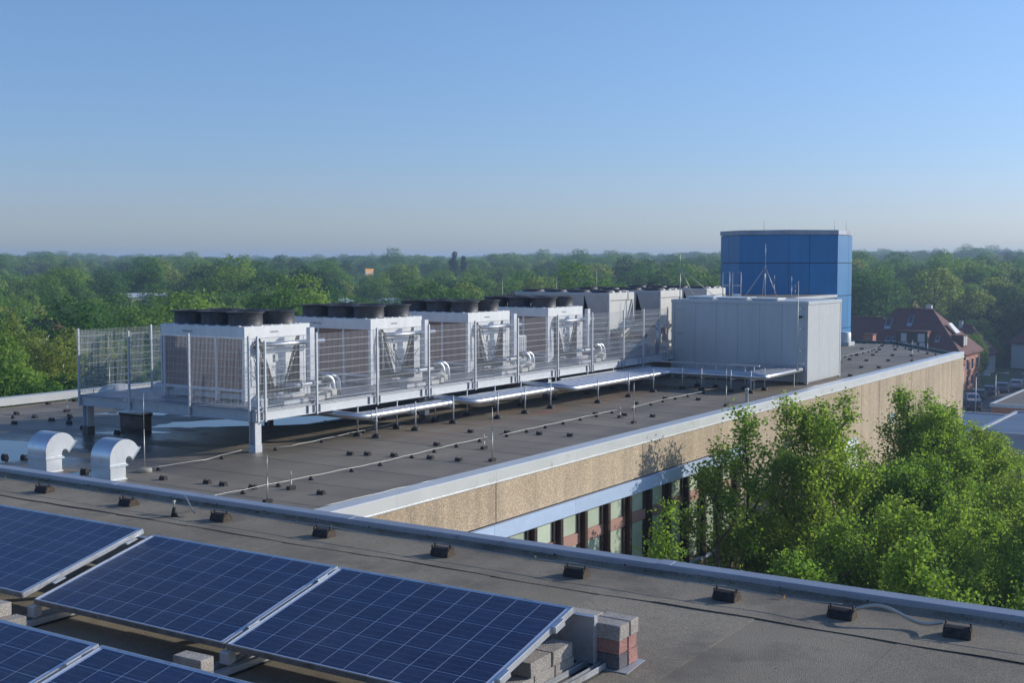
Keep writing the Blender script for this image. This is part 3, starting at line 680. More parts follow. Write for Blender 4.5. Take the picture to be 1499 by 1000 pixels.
# ------------------------------------------------------------------ lightning wires on the far roof with their cone holders
hm = G().cyl((0, 0, 0), (0, 0, .085), .065, 10, .025).mesh('wire_cone', 'black'); fixn(hm)
LN = [('thin pale lightning wire in front of the steel platform and its pipes', [(19.9, 23.15), (21.6, 22.95), (23.3, 23.35), (24.4, 22.75), (26.8, 23.0), (29.9, 23.35), (31.6, 23.25)], 'the wire in front of the platform'),
      ('thin pale lightning wire across the middle of the far roof, left piece', [(17.4, 19.3), (20.2, 19.22), (23.6, 19.1), (26.7, 19.3), (28.6, 19.35)], 'the middle roof wire, left piece'),
      ('thin pale lightning wire across the middle of the far roof, centre piece', [(29.1, 19.25), (33, 19.3), (36.2, 19.35)], 'the middle roof wire, centre piece'),
      ('thin pale lightning wire across the middle of the far roof, right piece', [(36.8, 19.2), (40, 19.4), (43.0, 19.35)], 'the middle roof wire, right piece'),
      ('thin pale lightning wire along the white parapet, left piece', [(18.6, 16.62), (24, 16.5), (31.6, 16.5), (32.4, 16.55)], 'the parapet wire, left piece'),
      ('thin pale lightning wire along the white parapet, before the grey box', [(32.9, 16.45), (38.4, 16.5), (42.2, 16.4), (47.5, 16.55)], 'the parapet wire before the grey box'),
      ('thin pale lightning wire along the white parapet, right of the grey box', [(48, 16.45), (57, 16.5), (66.2, 16.4), (68.6, 18.1), (73.4, 21.4)], 'the parapet wire right of the grey box'),
      ('thin pale lightning wire running back to the far roof corner behind the grey box', [(53.2, 20.3), (60, 20.5), (67.5, 20.6), (72.9, 21.6)], 'the wire behind the grey box'),
      ('short pale lightning wire on the roof left of the platform', [(24.3, 34.9), (24.9, 33.6), (25.2, 32.8)], 'the short wire left of the platform')]
for lab, pts, short in LN:
    path = []; 
    for a, b in zip(pts[:-1], pts[1:]):
        d = math.dist(a, b); n = max(2, int(d / .33))
        for k in range(n): path.append((a[0] + (b[0] - a[0]) * k / n, a[1] + (b[1] - a[1]) * k / n))
    path.append(pts[-1])
    g = G().tube([(x, y, ZR + .105 - .014 * abs(math.sin(i * .9))) for i, (x, y) in enumerate(path)], .008, 5)
    tag(obj('conductor_wire', g, 'wire'), lab, 'wire', 'lightning wires on the far roof')
    L_ = 0; k = 0; nxt = .25
    for a, b in zip(path[:-1], path[1:]):
        L_ += math.dist(a, b)
        if L_ > nxt:
            tag(obj('wire_cone', hm, None, loc=(b[0], b[1], ZR + .0065)), f'little black cone under {short}, {ordn(k)} along', 'wire cone', 'black cones under the far roof wires'); k += 1; nxt += random.uniform(.95, 1.25) if 'platform' not in lab else 1.9
# ------------------------------------------------------------------ air terminals (thin lightning rods)
def rod(label, x, y, h, z=ZR, r=.011, foot=True, conc=False):
    t = thing('lightning_rod', label, 'lightning rod', (x, y, z), group='lightning rods')
    obj('rod', G().cyl((0, 0, .0), (0, 0, h * .55), r * 1.25, 6).cyl((0, 0, h * .55), (0, 0, h), r * .75, 6), 'wire', t)
    if conc: obj('foot', G().lathe([(0, .0), (.17, 0), (.17, .07), (.15, .09), (0, .09)], (0, 0, .007), 16), 'concrete', t)
    elif foot: obj('foot', G().bev(-.11, .11, -.05, .05, .007, .08, .01), 'block', t)
    return t
rod('tall lightning rod on a round concrete foot beside the right goose-neck duct', 19.9, 23.2, 1.86, conc=True)
rod('lightning rod just beyond the metal roof edge, left of the white parapet', 18.7, 18.1, 1.0)
rod('lightning rod beside the parapet in front of the pipe run', 25.65, 17.2, 1.35)
rod('lightning rod beside the parapet, before the silver pipe corner', 34.0, 17.6, 1.25)
rod('lightning rod on black feet before the grey box', 39.75, 17.05, 1.3)
rod('lightning rod on the roof right of the grey box', 62.5, 17.0, 1.05)
rod('lightning rod at the far corner of the roof', 67.6, 17.6, 1.1)
rod('lightning rod at the left parapet beyond the platform corner', 30.2, 37.0, 2.2)
rod('lightning rod behind the third dry cooler', 50.1, 33.0, 4.2)
rod('lightning rod behind the fourth dry cooler', 51.6, 30.9, 4.2)
rod('lightning rod behind the first beige chiller', 61.3, 34.1, 4.5)
rod('short rod with black foot between the roof wires before the platform', 20.1, 18.75, .42)
rod('short rod on the roof before the third dry cooler', 27.2, 18.5, .42)
rod('short rod on the roof before the pipe corner', 35.0, 18.6, .35)
rod('short rod on the roof right of the grey box side wall', 59.5, 19.6, .5)
rod('short rod on the roof near the far corner', 67.3, 20.2, .5)
rod('short rod on the roof far left of the platform', 26.5, 34.6, .45)
# low concrete/metal vents
t = thing('pipe_vent', 'small white vent pipe beside the parapet before the grey box', 'vent', (41.2, 16.9, ZR)); obj('pipe', G().lathe([(.06, 0), (.06, .42), (.075, .43), (.075, .5), (0, .52)], (0, 0, 0), 12), 'clad_white', t)
t = thing('roof_vent', 'round white roof vent on a square curb right of the blue tower', 'vent', (71.9, 23.6, ZR)); obj('curb', G().bev(-.55, .55, -.55, .55, 0, .22, .01), 'clad_white', t)
obj('drum', G().lathe([(.48, .22), (.48, .72), (.45, .78), (0, .8)], (0, 0, 0), 24), 'galv_light', t)
t = thing('roof_shaft', 'dark low shaft with a pale lid under the platform end', 'shaft', (25.0, 29.2, ZR)); obj('body', G().bev(0, .35, 0, 1.0, 0, .40, .01), 'felt_side', t); obj('lid', G().bev(-.04, .39, -.04, 1.04, .42, .47, .01), 'cap_white', t)
obj('collar', G().bx(-.02, .37, -.02, 1.02, .36, .415), 'black', t)
for q, (x, y, l) in enumerate(((30.0, 36.3, 'left'), (31.6, 35.5, 'right'))):
    t = thing('skylight_dome', f'{l} pale bubble skylight beyond the platform deck', 'skylight', (x, y, ZR), group='bubble skylights')
    obj('curb', G().bev(-.6, .6, -.6, .6, 0, .22, .01), 'clad_white', t)
    g = G(); n = 8
    for i in range(n + 1):
        for j in range(n + 1):
            u, v = i / n * 2 - 1, j / n * 2 - 1; g.v.append((u * .58, v * .58, .22 + .33 * (1 - u ** 4) * (1 - v ** 4)))
    for i in range(n):
        for j in range(n): g.f.append((i * (n + 1) + j, (i + 1) * (n + 1) + j, (i + 1) * (n + 1) + j + 1, i * (n + 1) + j + 1)); g.sm.append(True)
    obj('dome', g, 'clad_white', t)

# ------------------------------------------------------------------ steel platform
DZ = 15.12
pf = thing('steel_platform', 'long galvanised steel platform on stub columns carrying the cooling units', 'platform', (35, 26.5, ZR))
def deck(x0, x1, y0, y1):
    x = x0
    while x < x1 - .1:
        e = min(x + 1.0, x1); y = y0
        while y < y1 - .1:
            f = min(y + 3.5, y1); wp('grating', G().bx(x + .006, e - .006, y + .006, f - .006, DZ - .035, DZ), 'grating', pf); y = f
        x = e
deck(23.42, 48.1, 23.06, 30.0); deck(48.1, 62.1, 23.5, 30.0)
def beam_x(x0, x1, y, z1=DZ - .04, h=.26, f=.06, s=1, nm='edge_beam'):
    # channel with its flanges pointing outwards (side s)
    z0 = z1 - h
    wp(nm, G().prism([(y, z0), (y - s * f, z0), (y - s * f, z0 + .018), (y - s * .012, z0 + .022), (y - s * .012, z1 - .022), (y - s * f, z1 - .018), (y - s * f, z1), (y, z1)], x0, x1, 'x'), 'galv_light', pf)
beam_x(23.42, 48.1, 23.06, s=1); beam_x(23.42, 62.1, 30.0, s=-1); beam_x(48.1, 62.1, 23.5, s=1)
for x, s in ((23.42, 1), (62.1, -1)):
    z1 = DZ - .04; z0 = z1 - .26; f = .06
    wp('edge_beam', G().prism([(x, z0), (x - s * f, z0), (x - s * f, z0 + .018), (x - s * .012, z0 + .022), (x - s * .012, z1 - .022), (x - s * f, z1 - .018), (x - s * f, z1), (x, z1)], 23.06, 30.0, 'y'), 'galv', pf)
for x in (26, 28.6, 30.9, 33.6, 36, 38.2, 41, 43.4, 45.5, 48, 50.5, 53, 55.5, 58, 60):
    wp('cross_beam', G().bx(x - .05, x + .05, 23.08 if x < 48.05 else 23.55, 29.95, DZ - .26, DZ - .04), 'galv', pf)
PX = [23.42, 25.7, 28.3, 30.8, 33.3, 35.85, 38.5, 41.0, 43.5, 45.2, 47.4]
for x in PX:
    for dx in (-.32, .16) if x > 24 else (.22,):
        wp('stiffener', G().bx(x + dx, x + dx + .014, 23.0, 23.052, DZ - .28, DZ - .06), 'galv', pf)
for x, y in [(23.55, 23.2), (23.55, 29.8)] + [(x, y) for x in (30.9, 38.2, 45.5, 53, 60) for y in (23.25 if x < 48 else 23.7, 29.8)]:
    c = wp('column', G().bx(x - .11, x + .11, y - .11, y - .096, ZR, DZ - .3).bx(x - .11, x + .11, y + .096, y + .11, ZR, DZ - .3).bx(x - .008, x + .008, y - .095, y + .095, ZR, DZ - .3), 'galv_light', pf)
    wp('base_collar', G().bx(x - .122, x + .122, y - .122, y + .122, ZR, ZR + .21), 'galv', c) if y < 24 and x < 24 else wp('base_collar', G().bx(x - .122, x + .122, y - .122, y + .122, ZR, ZR + .21), 'felt_side', c)
# ------------------------------------------------------------------ wire-mesh fence
fe = thing('mesh_fence', 'galvanised double-rod mesh fence round the edge of the cooling platform', 'fence', (35, 23, DZ))
def post(x, y, z1=17.03): wp('post', G().bev(x - .028, x + .028, y - .028, y + .028, DZ - .33, z1, .004), 'galv_light', fe)
def rods(p0, p1, z0=15.18, z1=16.99):
    p0 = Vector((*p0, 0)); p1 = Vector((*p1, 0)); d = p1 - p0; L_ = d.length; d.normalize(); nn = Vector((d.y, -d.x, 0))
    g = G(); w = .0036; n = int((L_ - .06) / .05)
    def bar(a, b, w_=w):
        t_ = (b - a).normalized(); u = nn; v = t_.cross(u)
        vs = [q + u * sx * w_ + v * sy * w_ for q in (a, b) for sx, sy in ((-1, -1), (1, -1), (1, 1), (-1, 1))]
        g.add(vs, [(0, 1, 5, 4), (1, 2, 6, 5), (2, 3, 7, 6), (3, 0, 4, 7)])
    for k in range(n + 1):
        q = p0 + d * (.03 + (L_ - .06) * k / n); bar(q + Vector((0, 0, z0)), q + Vector((0, 0, z1)), .0024)
    z = z0 + .02
    while z < z1:
        for s in (-1, 1): bar(p0 + nn * .009 * s + Vector((0, 0, z)), p1 + nn * .009 * s + Vector((0, 0, z)), .0030)
        z += .2
    wp('mesh_panel', g, 'galv_light', fe, kind='stuff')
YF = 22.99
for i, x in enumerate(PX):
    post(x if i else 23.45, YF)
    if i: rods((PX[i - 1], YF), (x, YF))
SY = [23.22, 25.43, 27.81, 29.95]
for i, y in enumerate(SY):
    post(23.37, y)
    if i: rods((23.37, SY[i - 1]), (23.37, y))
BX = [23.37, 26.1, 28.9, 31.5, 34, 36.5, 39, 41.5, 44, 46.5, 49, 51.5, 54, 56.5, 59, 61.8]
for i, x in enumerate(BX):
    if i: post(x, 30.03); rods((BX[i - 1], 30.03), (x, 30.03))
# second, inner post pair at the platform corner
post(23.72, 22.99, 16.9)

# ------------------------------------------------------------------ dry coolers
def txt(s, size, parent, loc, rot, m='coil_dark', italic=False):
    cu = bpy.data.curves.new('lettering', 'FONT'); cu.body = s; cu.size = size; cu.extrude = .001; cu.align_x = 'CENTER'
    if italic: cu.shear = .4
    o = bpy.data.objects.new('tmp', cu); me = bpy.data.meshes.new_from_object(o); bpy.data.objects.remove(o)
    me.materials.clear(); me.materials.append(M[m])
    q = obj('lettering', me, None, parent, loc=loc); q.rotation_euler = rot; return q
def cooler(label, X, Y):
    Wd, Ln, H = 2.62, 3.30, 2.06
    t = thing('dry_cooler', label, 'cooling unit', (X, Y, DZ), group='white dry coolers with black fan shrouds')
    cs = obj('casing', G().bev(0, Wd, 0, Ln, 1.72, H, .012), 'white_metal', t)
    txt('THERMOFIN', .075, cs, (-.002, 2.2, 1.86), (R(90), 0, R(-90)))
    txt('THERMOFIN', .06, cs, (1.15, -.002, 1.86), (R(90), 0, 0))
    g = G()
    for k in range(8): g.bev(.02, .09, .2 + k * .41, .29 + k * .41, H, H + .025, .005)
    for k in range(6): g.bev(.3 + k * .38, .37 + k * .38, .015, .08, H, H + .025, .005)
    obj('roof_lugs', g, 'white_metal', t)
    for s, x in ((0, .05), (1, Wd - .11)):
        for k in range(3):
            y0 = .12 + k * 1.035
            obj('coil_panel', G().bx(x, x + .06, y0, y0 + .985, .36, 1.715), 'coil', t)
        for k in range(4):
            y0 = .045 + k * 1.035
            obj('upright', G().bev(x - .035, x + .075, y0, y0 + .068, .30, 1.718, .006), 'lilac_metal' if k else 'white_metal', t)
        obj('bottom_rail', G().bev(x - .03, x + .09, .05, Ln - .05, .27, .355, .006), 'lilac_metal', t)
        for k in range(4):
            y0 = .05 + k * 1.04
            obj('foot', G().bev(x - .02, x + .10, y0, y0 + .10, 0, .27, .006), 'white_metal', t)
    for y0, y1 in ((0, .04), (Ln - .04, Ln)):
        obj('side_plate', G().bx(.03, .43, y0 + .008, y0 + .02, .04, 1.715).bx(Wd - .43, Wd - .03, y0 + .008, y0 + .02, .04, 1.715), 'lilac_metal', t)
        for x0, x1 in ((.0, .10), (.16, .27), (Wd - .27, Wd - .17), (Wd - .12, Wd)):
            obj('side_strip', G().bev(x0, x1, y0, y1, .02, 1.718, .005), 'white_metal', t)
    # inner V of coils with white end plate
    for s in (0, 1):
        mx = (lambda v: v) if s == 0 else (lambda v: Wd - v)
        p = [(mx(.44), 1.715), (mx(.53), 1.715), (mx(1.16), .36), (mx(1.07), .36)]
        obj('inner_coil', G().prism(p, .03, Ln - .03), 'coil_dark', t)
        p2 = [(mx(.40), 1.715), (mx(.425), 1.715), (mx(1.055), .36), (mx(1.03), .36)]
        obj('coil_edge', G().prism(p2, .0, .05), 'galv', t)
        g = G()
        for k in range(9):
            f = k / 9; xx = mx(.49 + .63 * f); zz = 1.66 - 1.33 * f; g.tube([(xx, .03, zz), (xx, -.03, zz - .02), (xx, -.03, zz - .07), (xx, .03, zz - .09)], .011, 5)
        obj('return_bends', g, 'coil', t)
    ep = obj('end_plate', G().prism([(.60, 1.715), (Wd - .60, 1.715), (Wd - 1.14, .36), (1.14, .36)], -.015, .02), 'white_metal', t)
    obj('junction_box', G().bev(1.12, 1.34, -.06, -.016, 1.05, 1.26, .008), 'galv', ep)
    txt('THERMOFIN', .105, ep, (1.31, -.018, .86), (R(90), 0, 0)); txt('Cool', .17, ep, (1.31, -.018, .70), (R(90), 0, 0), italic=True)
    for dx in (-.11, .04): obj('recess', G().bx(1.31 + dx, 1.31 + dx + .075, -.019, -.0155, .42, .68), 'galv', ep)
    obj('back_plate', G().prism([(.60, 1.715), (Wd - .60, 1.715), (Wd - 1.14, .36), (1.14, .36)], Ln - .02, Ln + .012), 'white_metal', t)
    g = G().bx(.3, Wd - .3, .3, Ln - .3, .02, .12).bx(.12, .2, .1, Ln - .1, .05, .2).bx(Wd - .2, Wd - .12, .1, Ln - .1, .05, .2)
    obj('base_frame', g, 'galv', t)
    # fans
    for i in range(2):
        for j in range(3):
            cx, cy = .66 + i * 1.28, .60 + j * 1.07
            sh = obj('fan_shroud', G().lathe([(.49, 0), (.475, .02), (.47, .31), (.50, .345), (.535, .36), (.535, .38), (.49, .375), (.455, .34), (.455, .0)], (cx, cy, H + .002), 36), 'shroud', t)
            obj('hoop', G().lathe([(.476, .13), (.48, .14), (.476, .15)], (cx, cy, H), 36), 'shroud', sh)
            fn = G().cyl((cx, cy, H + .05), (cx, cy, H + .26), .13, 16)
            for k in range(7):
                a = 2 * PI * k / 7; ca, sa = math.cos(a), math.sin(a); c2, s2 = math.cos(a + .55), math.sin(a + .55)
                fn.add([(cx + .13 * ca, cy + .13 * sa, H + .10), (cx + .44 * ca, cy + .44 * sa, H + .12), (cx + .44 * c2, cy + .44 * s2, H + .24), (cx + .13 * c2, cy + .13 * s2, H + .24)], [(0, 1, 2, 3)])
            obj('fan', fn, 'fan', sh)
            g = G()
            for k in range(5):
                rr = .1 + k * .085; pts = [(cx + rr * math.cos(a * PI / 10), cy + rr * math.sin(a * PI / 10), H + .352 + .012) for a in range(21)]
                g.tube(pts, .004, 3, cap=False)
            for k in range(4): a = k * PI / 4; g.tube([(cx - .5 * math.cos(a), cy - .5 * math.sin(a), H + .358), (cx + .5 * math.cos(a), cy + .5 * math.sin(a), H + .358)], .005, 4)
            obj('guard', g, 'shroud', sh)
    # header pipe and the service column
    obj('header_pipe', G().tube([(.62, -.02, 1.56), (.62, -.28, 1.56), (.72, -.36, 1.56), (2.78, -.36, 1.56)], .072, 14), 'alu_pipe', t)
    obj('header_pipe', G().tube([(.46, .0, 1.66), (.40, -.12, 1.6), (.38, -.16, 1.3), (.42, -.16, .5)], .03, 8), 'galv', t)
    g = G()
    for k in range(6): a = k; g.tube([(.36 + .05 * math.sin(a), -.02, 1.68 - .03 * k), (.42 + .04 * math.cos(a), -.14, 1.60 - .05 * k), (.50, -.04, 1.46 - .05 * k)], .014, 5)
    obj('valve_cluster', g, 'coil', t)
    obj('cable_duct', G().bev(1.93, 2.13, -.62, -.48, .35, 1.98, .006), 'lilac_metal', t)
    obj('riser', G().cyl((2.02, -.42, .40), (2.02, -.42, 1.56), .04, 10), 'alu_pipe', t)
    return t
c0 = cooler('leftmost dry cooler, at the near corner of the platform', 24.5, 24.5)
copy_tree(c0, (29.85, 24.5, DZ), label='second dry cooler from the left on the platform')
copy_tree(c0, (35.05, 24.5, DZ), label='third dry cooler from the left, beside the white ribbed container')
copy_tree(c0, (40.3, 24.5, DZ), label='fourth dry cooler, right before the beige chillers')

rc = random.Random(31)
for q in [o for o in bpy.data.objects if o.get('category') == 'cooling unit']:
    for k in range(3):     # loose cables differ from unit to unit
        x0 = rc.uniform(.3, 1.0); x1 = rc.uniform(1.6, 2.4); z0 = rc.uniform(.9, 1.6)
        obj('cable', G().tube([(x0, -.05, z0), (x0 + .1, -.09, z0 - rc.uniform(.2, .5)), ((x0 + x1) / 2, -.12, rc.uniform(.3, .8)), (x1, -.07, rc.uniform(.3, 1.2))], .012, 5), 'shroud', q)
    for k in range(2):
        z0 = rc.uniform(.5, 1.4); xx = rc.choice([.02, .18, 2.4]); obj('notice_plate', G().bx(xx, xx + .07, -.006, -.001, z0, z0 + .11), 'clad_grey', q)
# pipework on the deck before each cooler
def pipeset(label, X, Y):
    t = thing('pump_assembly', label, 'pump assembly', (X, Y, DZ), group='pump assemblies before the dry coolers')
    obj('suction_pipe', G().tube([(.95, .25, .42), (1.0, -.05, .42), (1.15, -.12, .42), (1.95, -.12, .42), (2.1, -.08, .42), (2.15, .25, .5)], .062, 12), 'galv', t)
    for x in (1.25, 1.75): obj('flange', G().cyl((x - .02, -.12, .42), (x + .02, -.12, .42), .10, 14), 'galv', t)
    obj('return_pipe', G().tube([(1.35, -.55, .30), (1.9, -.55, .30), (2.02, -.55, .27), (2.06, -.55, .2), (2.06, -.55, .04)], .045, 10), 'beige', t)
    for (x0, x1, y0, y1, z0, z1) in ((1.2, 1.62, -.70, -.42, .0, .13), (1.66, 1.84, -.72, -.5, .03, .2), (2.16, 2.36, -.5, -.3, .04, .24), (2.2, 2.3, -.34, -.26, .24, .36), (1.45, 1.75, -.5, -.36, .14, .22)):
        obj('valve_box', G().bev(x0, x1, y0, y1, z0, z1, .015), 'beige', t)
    obj('pipe_plinth', G().bev(.1, 1.05, -.6, -.1, .0, .10, .008), 'galv', t); obj('insulated_pipe', G().cyl((.12, -.35, .19), (1.1, -.35, .19), .075, 12), 'greycoil', t)
    for k in range(2):
        xx = 2.62 + k * .24
        pts = [(xx - .34, .02, .5)] + [(xx - .22 + .22 * math.sin(a), -.02 - .05 * a, .36 + .20 * math.cos(a)) for a in [i * PI / 2 / 6 for i in range(7)]] + [(xx, -.12, .2), (xx, -.12, -.04)]
        obj('bend_pipe', G().tube(pts, .082, 12), 'alu_pipe', t)
    obj('pump_end', G().cyl((2.12, .02, .5), (2.34, .02, .5), .12, 14), 'shroud', t)
    return t
p0 = pipeset('pipe bends and pump gear before the leftmost dry cooler', 24.6, 23.85)
copy_tree(p0, (29.95, 23.85, DZ), label='pipe bends and pump gear before the second dry cooler')
copy_tree(p0, (35.15, 23.85, DZ), label='pipe bends and pump gear before the third dry cooler')
copy_tree(p0, (40.4, 23.85, DZ), label='pipe bends and pump gear before the fourth dry cooler')
t = thing('distribution_cabinet', 'pale box with cables fixed at the near corner post of the platform', 'cabinet', (23.75, 23.25, DZ))
obj('box', G().bev(0, .35, 0, .25, .0, .22, .01), 'white_metal', t); obj('cover', G().bev(.03, .32, -.02, -.001, .03, .19, .008), 'galv', t); obj('cable', G().tube([(.1, 0, .2), (.0, -.1, .35), (-.05, -.12, .1), (.05, -.15, -.1)], .02, 6), 'galv', t)
t = thing('ribbed_container', 'white upright ribbed container standing right of the third dry cooler', 'container', (38.0, 24.55, DZ))
obj('body', G().bev(0, .85, 0, .7, .06, 1.12, .03), 'white_metal', t)
for k in range(7):
    obj('rib', G().bev(.05 + k * .12, .10 + k * .12, -.025, -.001, .10, 1.08, .008), 'white_metal', t)
obj('skid', G().bx(.02, .83, .02, .68, 0, .06), 'galv', t)

# beige chillers with V modules along their length
def chiller(label, X, Y, L_=4.6):
    Wd = 2.2; H = 2.52
    t = thing('beige_chiller', label, 'chiller', (X, Y, DZ), group='beige chillers at the far end of the platform')
    for k in range(4):
        y0 = k * (L_ - .1) / 4 + .05; n_ = (L_ - .1) / 4
        for s in (0, 1):
            x = 0 if s == 0 else Wd
            q = .30 if s == 0 else -.30
            vs = [(x, y0 + .015, H - .13), (x, y0 + n_ - .015, H - .13), (x + q, y0 + n_ - .24, 1.12), (x + q, y0 + .24, 1.12)]
            vs2 = [(a + (.03 if s == 0 else -.03), b, c) for a, b, c in vs]
            obj('module_plate', G().add(vs + vs2, [(0, 1, 2, 3), (4, 7, 6, 5), (0, 4, 5, 1), (1, 5, 6, 2), (2, 6, 7, 3), (3, 7, 4, 0)]), 'greycoil', t)
    obj('inner_coil', G().bx(.36, Wd - .36, .25, L_ - .25, 1.12, H - .14), 'coil_dark', t)
    obj('casing', G().bev(-.01, Wd + .01, .05, L_, H - .13, H, .02), 'greycoil', t); obj('end_hood', G().bev(-.01, Wd + .01, 0, .06, H - .32, H, .02), 'beige', t)
    g = G().prism([(.12, 1.15), (.10, H - .30), (Wd - .10, H - .30), (Wd - .62, 1.15)], .05, .1)
    obj('end_panel', g, 'beige', t)
    obj('slanted_brace', G().prism([(Wd - .10, H - .32), (Wd - .16, H - .32), (Wd - .68, 1.14), (Wd - .62, 1.14)], .0, .045), 'beige', t)
    for x in (0, Wd - .09):
        obj('frame_post', G().bev(x, x + .09, 0, .09, 0, H - .30, .015), 'beige', t); obj('frame_post', G().bev(x, x + .09, L_ - .09, L_, 0, H - .30, .015), 'beige', t)
        obj('frame_post', G().bev(x, x + .09, L_ / 2, L_ / 2 + .2, 0, 1.1, .015), 'beige', t)
        obj('side_rail', G().bev(x, x + .09, .09, L_ - .09, 1.0, 1.1, .01), 'beige', t); obj('side_rail', G().bev(x, x + .09, .09, L_ - .09, 0.02, .14, .01), 'beige', t)
    obj('end_rail', G().bev(.09, Wd - .09, 0, .09, 1.02, 1.14, .01), 'beige', t); obj('end_rail', G().bev(.09, Wd - .09, 0, .09, 0.02, .14, .01), 'beige', t)
    obj('compressor_box', G().bev(.45, 1.25, .5, 1.6, .14, .9, .03), 'beige', t); obj('compressor_box', G().bev(.35, 1.3, 2.2, 3.6, .14, .8, .03), 'beige', t)
    obj('barrel', G().cyl((1.6, .3, .45), (1.6, 3.4, .45), .22, 16), 'greycoil', t); obj('barrel', G().cyl((.9, .12, .7), (.9, .45, .7), .15, 14), 'coil', t)
    for k in range(4):
        for s in (0, 1):
            cx, cy = .56 + s * 1.08, .62 + k * 1.12
            obj('fan_ring', G().lathe([(.46, 0), (.46, .09), (.43, .10), (.40, .06), (.1, .05), (0, .07)], (cx, cy, H), 24), 'shroud', t)
    for k in range(3): obj('top_lug', G().bev(.3 + .6 * k, .52 + .6 * k, .02, .10, H, H + .07, .01), 'beige', t)
    return t
b0 = chiller('first beige chiller, directly behind the fourth dry cooler', 45.1, 24.5)
copy_tree(b0, (49.8, 24.5, DZ), label='second beige chiller, partly behind the grey box')
copy_tree(b0, (54.7, 24.5, DZ), label='farthest beige chiller, beside the blue tower')
t = thing('pipe_riser', 'shiny insulated pipe loops before the first beige chiller', 'pipes', (44.2, 23.6, DZ))
obj('riser', G().cyl((3.0, -.25, 0), (3.0, -.25, 1.28), .09, 14), 'alu_pipe', t)
obj('elbow', G().tube([(2.75, -.2, 1.0), (2.9, -.2, 1.0), (3.0, -.15, 1.0), (3.3, -.1, 1.0)], .07, 12), 'alu_pipe', t)
obj('tank', G().cyl((1.6, .2, .75), (2.7, .2, .75), .14, 16), 'coil', t); obj('tank', G().cyl((.6, .1, .25), (2.0, .1, .28), .10, 14), 'galv', t)
obj('bend', G().tube([(1.5, .1, .3), (2.1, 0, .42), (2.3, -.1, .4), (2.36, -.12, .25), (2.36, -.12, 0)], .07, 12), 'alu_pipe', t)
obj('valve', G().bev(.9, 1.05, -.1, .1, .3, .5, .02), 'galv_light', t); obj('valve', G().bev(1.3, 1.5, -.1, .1, .3, .42, .02), 'beige', t)

# ------------------------------------------------------------------ silver pipe run on the roof
zc = 14.62; r_ = .098
YS = [22.66, 22.40, 22.14, 21.88, 21.62, 21.36]
ST = [27.0, 27.0, 31.75, 31.75, 36.9, 36.9]
labs = ['rearmost', 'second', 'third', 'fourth', 'fifth', 'front']
for i, (y, x0) in enumerate(zip(YS, ST)):
    xt = 44.2 + (5 - i) * .2; ye = 17.45 + (5 - i) * .2
    pts = [(x0 - .9 + (.0 if i % 2 else .2), 23.7, 14.78), (x0 - .45, y + .34, 14.70), (x0 - .14, y + .08, zc + .01), (x0 + .06, y, zc)]
    pts += [(x, y, zc) for x in np.arange(x0 + 1, xt - .5, 1.8)]
    pts += [(xt - .12, y, zc), (xt - .03, y - .05, zc), (xt, y - .14, zc), (xt, (y + ye) / 2, zc), (xt, ye + .14, zc), (xt + .04, ye + .04, zc), (xt + .14, ye, zc), (48.26, ye, zc)]
    t = thing('silver_pipe', f'{labs[i]} pipe of the silver insulated bundle running along the platform' + (' to the grey box' if i else ''), 'pipe', (x0, y, ZR), group='silver insulated pipes on the roof')
    wp('pipe_cladding', G().tube(pts, r_, 14), 'alu_pipe', t)
    g = G(); xx = x0 + .6
    while xx < xt - .3: g.cyl((xx - .022, y, zc), (xx + .022, y, zc), r_ + .006, 14); xx += 1.55
    wp('joint_band', g, 'galv_light', t)
def support(x, y0, y1, ax='y', label=''):
    t = thing('pipe_support', label, 'pipe support', (x, y0, ZR), group='pipe supports on the roof')
    for y in (y0, y1):
        px, py = (x, y) if ax == 'y' else (y, x)
        st_ = wp('stud', G().cyl((px, py, ZR + .08), (px, py, ZR + .86), .022, 8), 'galv_light', t)
        wp('rubber_foot', G().lathe([(.13, 0), (.13, .05), (.06, .11), (0, .11)], (px, py, ZR + .0065), 12), 'black', st_)
    a, b = min(y0, y1), max(y0, y1)
    wp('crossbar', G().bev(x - .025, x + .025, a - .03, b + .03, zc - r_ - .05, zc - r_ - .004, .003) if ax == 'y' else G().bev(a - .03, b + .03, x - .025, x + .025, zc - r_ - .05, zc - r_ - .004, .003), 'galv', t)
for k, (x, a, b) in enumerate(((27.3, 22.9, 22.22), (29.1, 22.9, 22.22), (31.0, 22.9, 22.22), (32.7, 22.9, 21.72), (34.3, 22.9, 21.72), (35.9, 22.9, 21.72), (38.2, 22.9, 21.18), (40.5, 22.9, 21.18), (42.5, 22.9, 21.18))):
    support(x, a, b, 'y', f'two-legged pipe support under the bundle along the platform, {ordn(k)} from the left')
for k, y in enumerate((20.7, 19.9, 18.7, 17.9)):
    support(y, 44.02, 45.38, 'x', f'two-legged pipe support before the grey box, {ordn(k)} from the left')
t = thing('cable_tray', 'thin cable tray on brackets along the foot of the grey box', 'cable tray', (47.6, 19, ZR))
wp('tray', G().bx(47.45, 47.65, 17.3, 20.0, 14.66, 14.67).bx(47.45, 47.455, 17.3, 20.0, 14.66, 14.72), 'galv', t)
wp('upper_rail', G().bx(47.85, 47.9, 17.25, 19.6, 14.86, 14.9), 'galv_light', t)
wp('leg', G().bx(47.5, 47.54, 19.4, 19.44, ZR, 14.66), 'galv', t); wp('leg', G().bx(47.5, 47.54, 17.5, 17.54, ZR, 14.66), 'galv', t)
t = thing('cable_tray', 'long narrow cable tray above the pipe corner between platform and grey box', 'cable tray', (45.6, 21, ZR))
wp('tray', G().bx(45.55, 45.65, 18.2, 22.9, 14.88, 14.93).bx(38.5, 45.65, 22.85, 22.93, 14.70, 14.74), 'galv', t)
